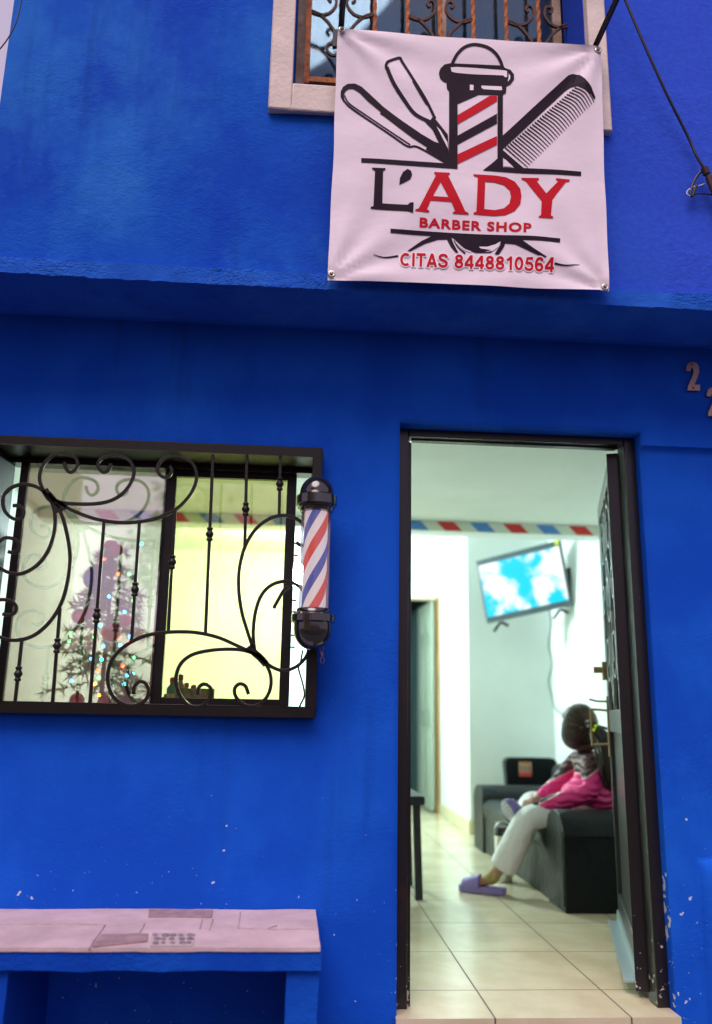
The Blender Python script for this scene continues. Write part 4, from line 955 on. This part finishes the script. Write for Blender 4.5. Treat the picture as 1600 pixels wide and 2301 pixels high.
for i, (px, py, c) in enumerate(LT):
    p = P(px, py, TY)-Vector((txp.x, TY, 0)); rr = max(.02, .40*(1-(p.z-.35)/(HT-.4))*.95); y = -math.sqrt(max(.0005, rr*rr-min(p.x*p.x, rr*rr*.95)))
    q = P(px, py, TY+y); q = q-Vector((txp.x, TY, 0))
    MB().sphere(q, .0075, 10).build('light_bulb', LMATS[c], tre)
bb_ = mat('blue_bauble', (.03, .16, .75), .25); nodes(bb_)[2].inputs['Transmission Weight'].default_value = .6
for px, py, r, m_ in ((214, 1300, .055, bb_), (178, 1385, .035, red), (250, 1420, .045, red), (262, 1236, .03, red), (195, 1380, .03, red), (282, 1395, .03, red)):
    q = P(px, py, TY-.2)-Vector((txp.x, TY, 0)); MB().sphere(q, r, 16).build('ornament', m_, tre)
rb = MB()
for k in range(2):
    q = P(240+k*10, 1226-k*7, TY-.15)-Vector((txp.x, TY, 0)); rb.sphere(q, (.03, .02, .012), 8)
rb.build('bow', red, tre)

# ------------------------------------------------------------------ person on the sofa
pe = thing('person', 'person in pink and brown jacket and white trousers sitting sideways on the sofa', 'person', (1.75, 2.0, 0))
SK = mat('skin', (.42, .22, .13), .5, var=.1, vscale=8)
def Vp(px, py, y): return P(px, py, y)
pel = Vector((1.80, 2.05, .44)); sp1 = Vector((1.82, 2.03, .58)); sp2 = Vector((1.80, 2.02, .72)); nk = Vector((1.775, 2.02, .805)); hb = Vector((1.75, 2.03, .855)); hm = Vector((1.73, 2.05, .92)); ht_ = Vector((1.74, 2.05, .98))
shL = Vector((1.755, 1.90, .745)); elL = Vector((1.72, 1.79, .575)); wrL = P(1208, 1812, 1.93); haL = P(1182, 1822, 1.945)
shR = Vector((1.77, 2.16, .75)); elR = Vector((1.66, 2.26, .57)); wrR = Vector((1.52, 2.2, .50)); haR = Vector((1.47, 2.17, .49))
hipL = Vector((1.75, 1.96, .43)); knL = Vector((1.385, 1.93, .435)); anL = Vector((1.20, 1.99, .105)); heL = Vector((1.255, 1.985, .06)); toL = Vector((1.03, 2.075, .04))
hipR = Vector((1.76, 2.13, .43)); knR = Vector((1.52, 2.42, .46)); anR = P(1182, 1848, 2.02); toR = P(1146, 1815, 2.05)
V0 = [pel, sp1, sp2, nk, hb, hm, ht_, shL, elL, wrL, haL, shR, elR, wrR, haR, hipL, knL, anL, toL*.25+anL*.75-Vector((0, 0, .02)), toL, hipR, knR, anR, toR, hm+Vector((-.060, .080, -.03))]
E0 = [(0, 1), (1, 2), (2, 3), (3, 4), (4, 5), (5, 6), (2, 7), (7, 8), (8, 9), (9, 10), (2, 11), (11, 12), (12, 13), (13, 14), (0, 15), (15, 16), (16, 17), (17, 18), (18, 19), (0, 20), (20, 21), (21, 22), (22, 23), (5, 24)]
R0 = [.11, .10, .105, .042, .06, .085, .06, .045, .035, .024, .026, .045, .035, .024, .026, .07, .05, .036, .032, .026, .07, .05, .034, .026, .012]
for ha, wr__, sd in ((haL, wrL, 1), (haR, wrR, -1)):
    d = (ha-wr__).normalized(); s = d.cross(Vector((0, 0, 1))).normalized(); ih = 10 if sd == 1 else 14
    for k in range(4):
        base = ha+s*(k-1.5)*.016; l = (.05, .058, .055, .042)[k]; n0 = len(V0)
        V0 += [base+d*.022, base+d*(.022+l*.45)+Vector((0, 0, -.006)), base+d*(.022+l*.8)+Vector((0, 0, -.026))]; R0 += [.0085, .008, .0065]; E0 += [(ih, n0), (n0, n0+1), (n0+1, n0+2)]
    n0 = len(V0); V0 += [ha-s*sd*.028-d*.005, ha-s*sd*.04+d*.03]; R0 += [.009, .007]; E0 += [(ih, n0), (n0, n0+1)]
skin('body', V0, E0, R0, SK, pe)
for s in (-1, 1):
    f_ = Vector((-.58, .81, 0)); sd = Vector((.81, .58, 0)); c = hm+f_*.078+sd*s*.03+Vector((0, 0, .0))
    e = MB().sphere(c, .011, 10).build('eye', mat('eye_white', (.7, .7, .68), .2)); spar(e, pe)
spar(MB().sphere(hm+Vector((-.58, .81, 0))*.083+Vector((0, 0, -.065)), (.018, .02, .007), 10).build('mouth', mat('lips', (.4, .12, .1), .5)), pe)
spar(MB().sphere(hm+Vector((-.072, -.05, -.03)), (.017, .008, .026), 10).build('ear', SK), pe)
# hair: swept back into a ponytail with a neon band
HM = mat('dark_hair', (.055, .02, .012), .33, col2=(.010, .007, .008), vscale=5, bump=.5, bscale=50, stretch=(1, 1, 5))
hb_ = bmesh.new(); bmesh.ops.create_icosphere(hb_, subdivisions=5, radius=1)
cH = hm+Vector((.012, -.010, .025))
for v in hb_.verts:
    c = v.co.copy(); n = c.normalized()
    strand = 1+.018*math.sin(math.atan2(c.z, c.y)*34+6*c.x)
    v.co = Vector((c.x*.112, c.y*.104, c.z*.128))*strand
    if n.x > .3: v.co.x *= 1.0+.10*(n.x-.3)
    v.co.z += -.02*max(0, -n.z)
dl = [v for v in hb_.verts if (v.co.x*-.62+v.co.y*.78) > .055 and v.co.z < .01]
bmesh.ops.delete(hb_, geom=dl, context='VERTS')
me = bpy.data.meshes.new('hair'); hb_.to_mesh(me); hb_.free(); me.materials.append(HM); me.polygons.foreach_set('use_smooth', [True]*len(me.polygons))
hr = bpy.data.objects.new('hair', me); COL.objects.link(hr); hr.location = cH; hr.rotation_euler.y = R(18); spar(hr, pe)
bandp = Vp(1337, 1638, 1.86)
stn = MB(); random.seed(9); lb_ = Matrix.Rotation(R(-18), 3, 'Y') @ (bandp-cH); rad = Vector((.112, .104, .128))
db = Vector((lb_.x/rad.x, lb_.y/rad.y, lb_.z/rad.z)).normalized()
for i in range(150):
    d0 = Vector((random.uniform(-.62, .4), random.gauss(0, .8), random.gauss(.3, .6))).normalized()
    if d0.dot(db) > .75 or (d0.z < .4 and d0.x*-.7+d0.y*.7 > .35) or d0.z < -.75: continue
    pp = []
    for j in range(9):
        d = d0.lerp(db, j/8).normalized(); k = 1.012+.012*math.sin(i+j*.7)
        pp.append(Vector((d.x*rad.x, d.y*rad.y, d.z*rad.z))*k)
    stn.tube(pp, [.0016]+[.0042]*7+[.002], 5)
sto = stn.build('strands', mat('brown_strands', (.14, .05, .02), .35, col2=(.015, .009, .008), vscale=7), hr, ang=80)
pts0 = [bandp+Vector((-.03, .01, .008)), bandp, Vp(1354, 1655, 1.83), Vp(1368, 1690, 1.80), Vp(1372, 1730, 1.80), Vp(1372, 1768, 1.81)]
pn = MB(); random.seed(2)
for i in range(46):
    o = Vector((random.gauss(0, 1), random.gauss(0, 1), random.gauss(0, 1)))*.5; pp = []
    for j, p in enumerate(pts0): pp.append(p+o*(.030, .016, .034, .040, .036, .018)[j]+Vector((random.gauss(0, .002), random.gauss(0, .002), random.uniform(-.02, .01) if j == 5 else 0)))
    pn.tube(crv(pp, 4), [.009]*(len(pts0)*4-4)+[.002], 6)
spar(pn.build('ponytail', HM, ang=60), pe)
bt = MB(); dirb = (pts0[2]-pts0[0]).normalized(); e1 = dirb.orthogonal().normalized(); e2 = dirb.cross(e1)
bt.tube([bandp+(e1*math.cos(t)+e2*math.sin(t))*.028 for t in [i/16*2*math.pi for i in range(16)]], 0.011, 8, closed=True)
spar(bt.build('hair_band', mat('neon_band', (.75, .95, .02), .5, emis=(.6, .9, .02), estr=.3)), pe)
# jacket: brown check above, quilted pink below
JM = mat('jacket_cloth', (.55, .01, .10), .55); N, L, b = nodes(JM)
tc = N.new('ShaderNodeTexCoord'); gm = N.new('ShaderNodeNewGeometry'); sp = N.new('ShaderNodeSeparateXYZ'); L.new(gm.outputs['Position'], sp.inputs[0])
lim = mathn(N, L, 'SUBTRACT', sp.outputs[2], mathn(N, L, 'ADD', mathn(N, L, 'MULTIPLY', mathn(N, L, 'SUBTRACT', sp.outputs[0], 1.6), .62), .60))
top_ = mathn(N, L, 'GREATER_THAN', lim, 0.0)
def stripe(o, per, w): return mathn(N, L, 'LESS_THAN', mathn(N, L, 'FRACT', mathn(N, L, 'DIVIDE', o, per)), w)
chk = mathn(N, L, 'MAXIMUM', stripe(mathn(N, L, 'ADD', sp.outputs[0], sp.outputs[2]), .036, .13), stripe(mathn(N, L, 'SUBTRACT', sp.outputs[0], sp.outputs[2]), .036, .13))
yoke = mathn(N, L, 'GREATER_THAN', sp.outputs[2], .69)
br = mix(N, L, mathn(N, L, 'MULTIPLY', chk, yoke), mix(N, L, yoke, (.045, .022, .02), (.085, .02, .026)), (.20, .08, .085))
piping = mathn(N, L, 'LESS_THAN', mathn(N, L, 'ABSOLUTE', lim), .004)
cj = mix(N, L, piping, mix(N, L, top_, (.95, .035, .27), br), (.8, .45, .45))
L.new(cj, b.inputs['Base Color'])
wv = N.new('ShaderNodeTexWave'); wv.bands_direction = 'Z'; wv.inputs['Scale'].default_value = 8; wv.inputs['Distortion'].default_value = 5; wv.inputs['Detail'].default_value = 3; wv.inputs['Detail Scale'].default_value = 1.6; L.new(gm.outputs['Position'], wv.inputs['Vector'])
bp = N.new('ShaderNodeBump'); bp.inputs['Strength'].default_value = .7; bp.inputs['Distance'].default_value = .02; L.new(wv.outputs['Fac'], bp.inputs['Height']); L.new(bp.outputs[0], b.inputs['Normal'])
up_ = Vector((0, 0, 1))
VJ = [pel+Vector((-.02, -.02, .01)), sp1, sp2, nk-up_*.02, shL, (shL+elL)/2, elL, (elL+wrL)/2, wrL, shR, elR, wrR, sp1+Vector((.02, 0, .07))]
EJ = [(0, 1), (1, 12), (12, 2), (2, 3), (2, 4), (4, 5), (5, 6), (6, 7), (7, 8), (2, 9), (9, 10), (10, 11)]
RJ = [(.25, .27), (.145, .165), (.115, .135), (.062, .062), .068, .066, .062, .054, .040, .068, .060, .042, (.13, .15)]
skin('jacket', VJ, EJ, RJ, JM, pe)
VC = [wrL+(elL-wrL)*.08, wrL+(haL-wrL)*.5]; skin('cuff', VC, [(0, 1)], [.040, .033], mat('cuff_knit', (.03, .018, .018), .8), pe)
VC = [hipL*.55+knL*.45+Vector((0, -.045, .055)), hipL*.62+knL*.38+Vector((0, -.07, -.015)), hipL*.66+knL*.34+Vector((0, -.075, -.085))]
skin('jacket_hem', VC, [(0, 1), (1, 2)], [(.030, .04), (.036, .045), (.028, .036)], mat('hem_fleece', (.11, .035, .032), .9, col2=(.05, .025, .02), vscale=30, bump=.8, bscale=90), pe)
spar(MB().tube(crv([nk+Vector((.05*math.cos(t), .055*math.sin(t), .012)) for t in [i/12*2*math.pi for i in range(12)]], 3), .013, 8).build('collar', mat('collar_red', (.09, .015, .02), .8)), pe)
TM_ = mat('white_trousers', (.80, .80, .78), .65, bump=.8, bscale=11, bdist=.04, stretch=(1, 1, .6))
VT = [pel-up_*.01, hipL, hipL*.45+knL*.55, knL, knL*.5+anL*.5+Vector((.012, -.005, .0)), knL*.16+anL*.84+Vector((.02, 0, 0)), anL*.98+knL*.02+Vector((.035, 0, .02)), hipR, knR, anR*.8+knR*.2]
ET = [(0, 1), (1, 2), (2, 3), (3, 4), (4, 5), (5, 6), (0, 7), (7, 8), (8, 9)]
RT = [.10, .08, .090, .082, .084, .088, .090, .10, .08, .062]
skin('trousers', VT, ET, RT, TM_, pe)
skin('sock', [anL+Vector((-.0, 0, .03)), anL-up_*.03+Vector((-.01, 0, 0)), anL*.6+toL*.4-up_*.0], [(0, 1), (1, 2)], [.044, .042, .036], mat('sock_knit', (.45, .38, .10), .8, col2=(.3, .18, .10), vscale=14), pe)
PUR = mat('purple_slipper', (.26, .20, .50), .55, var=.1)
def slipper(name, heel, toe, nrm, w=.047):
    d = (toe-heel); l = d.length; d.normalize(); nrm = (nrm-d*nrm.dot(d)).normalized(); s = d.cross(nrm)
    M4 = Matrix((( d.x, s.x, nrm.x, heel.x), (d.y, s.y, nrm.y, heel.y), (d.z, s.z, nrm.z, heel.z), (0, 0, 0, 1)))
    ol = [(0, .0), (.0, .028), (.03, .038), (.09, .036), (.16, .046), (.22, .046), (.262, .030), (.275, 0)]; ol = [(x*l/.275, y*w/.047) for x, y in ol]
    full = crv([(x, y, 0) for x, y in ol], 4); full = full+[Vector((p.x, -p.y, 0)) for p in full[::-1][1:-1]]
    so_ = MB().prism([M4 @ p for p in full], nrm*.032).build(name, PUR, bevel=.010, seg=3, ang=60); spar(so_, pe)
    st = MB(); n = 10; a0, a1 = .52*l, .9*l; vs = []
    for i in range(7):
        x = a0+(a1-a0)*i/6; ww = w*(1.04-.30*max(0, i/6-.55)); hh = .075-.030*i/6
        for j in range(n+1): t = j/n*math.pi; vs.append(M4 @ Vector((x, ww*math.cos(t), .022+hh*math.sin(t))))
    fs = [(i*(n+1)+j, i*(n+1)+j+1, (i+1)*(n+1)+j+1, (i+1)*(n+1)+j) for i in range(6) for j in range(n)]
    o = st.add(vs, fs).build('strap', PUR, ang=80); o.modifiers.new('thick', 'SOLIDIFY').thickness = .008; o.parent = so_; o.matrix_parent_inverse = so_.matrix_world.inverted()
    return so_, M4, l
slipper('slipper', Vector((1.245, 1.96, .004)), Vector((1.0, 2.085, .004)), up_)
sl, M4, l = slipper('slipper', P(1170, 1868, 1.97), P(1128, 1800, 2.02), Vector((.75, .45, .55)))
sole = MB()
full = crv([(x*l/.275, y, 0) for x, y in [(.004, 0), (.004, .024), (.03, .034), (.09, .032), (.16, .042), (.22, .042), (.258, .027), (.271, 0)]], 4); full = full+[Vector((p.x, -p.y, 0)) for p in full[::-1][1:-1]]
nrm4 = M4.to_3x3() @ Vector((0, 0, 1))
sole.prism([M4 @ (p-Vector((0, 0, .004))) for p in full], nrm4*.005)
o = sole.build('sole', mat('pale_sole', (.62, .60, .64), .7, var=.15, vscale=30)); o.parent = sl; o.matrix_parent_inverse = sl.matrix_world.inverted()
tr_ = MB()
for i in range(8):
    for s in (-1, 1): tr_.lathe([(.0045, -.0055), (.0045, .0)], M4 @ Vector(((.03+.03*i)*l/.275, s*.019, 0)), 8, mtx=M4.to_3x3().to_4x4())
o = tr_.build('tread', M['glassblk']); o.parent = sl; o.matrix_parent_inverse = sl.matrix_world.inverted()

# ------------------------------------------------------------------ light
W = bpy.data.worlds.new('World'); S.world = W; W.use_nodes = True
N = W.node_tree.nodes; L = W.node_tree.links; bg = N['Background']
sky = N.new('ShaderNodeTexSky'); sky.sky_type = 'NISHITA'; sky.sun_disc = False; sky.sun_elevation = R(57); sky.sun_rotation = R(200); sky.dust_density = 3; sky.air_density = 1.0; sky.ozone_density = 2
mx = N.new('ShaderNodeMix'); mx.data_type = 'RGBA'; mx.blend_type = 'MULTIPLY'; mx.inputs[0].default_value = 1
hs = N.new('ShaderNodeHueSaturation'); hs.inputs['Saturation'].default_value = .45
L.new(sky.outputs[0], hs.inputs['Color']); L.new(hs.outputs[0], mx.inputs[6]); mx.inputs[7].default_value = (1.0, .82, 1.0, 1)
hz = N.new('ShaderNodeMix'); hz.data_type = 'RGBA'; hz.inputs[0].default_value = .5       # thin even haze over the sky
L.new(mx.outputs[2], hz.inputs[6]); hz.inputs[7].default_value = (8.5, 7.0, 9.4, 1)
L.new(hz.outputs[2], bg.inputs[0]); bg.inputs[1].default_value = .104
sd = bpy.data.lights.new('sun', 'SUN'); sd.energy = 2.4; sd.angle = R(40); sd.color = (1, .86, .80)
sun = bpy.data.objects.new('sun', sd); COL.objects.link(sun); sun.location = (-3, -6, 10)
dirn = Vector((math.sin(R(200))*math.cos(R(57)), math.cos(R(200))*math.cos(R(57)), math.sin(R(57))))
sun.rotation_euler = dirn.to_track_quat('Z', 'Y').to_euler()
S.view_settings.view_transform = 'Standard'; S.view_settings.look = 'None'; S.view_settings.exposure = 0
S.cycles.max_bounces = 10; S.cycles.diffuse_bounces = 5; S.cycles.transparent_max_bounces = 12
S.cycles.sample_clamp_indirect = 6; S.cycles.use_denoising = True; S.cycles.caustics_reflective = False
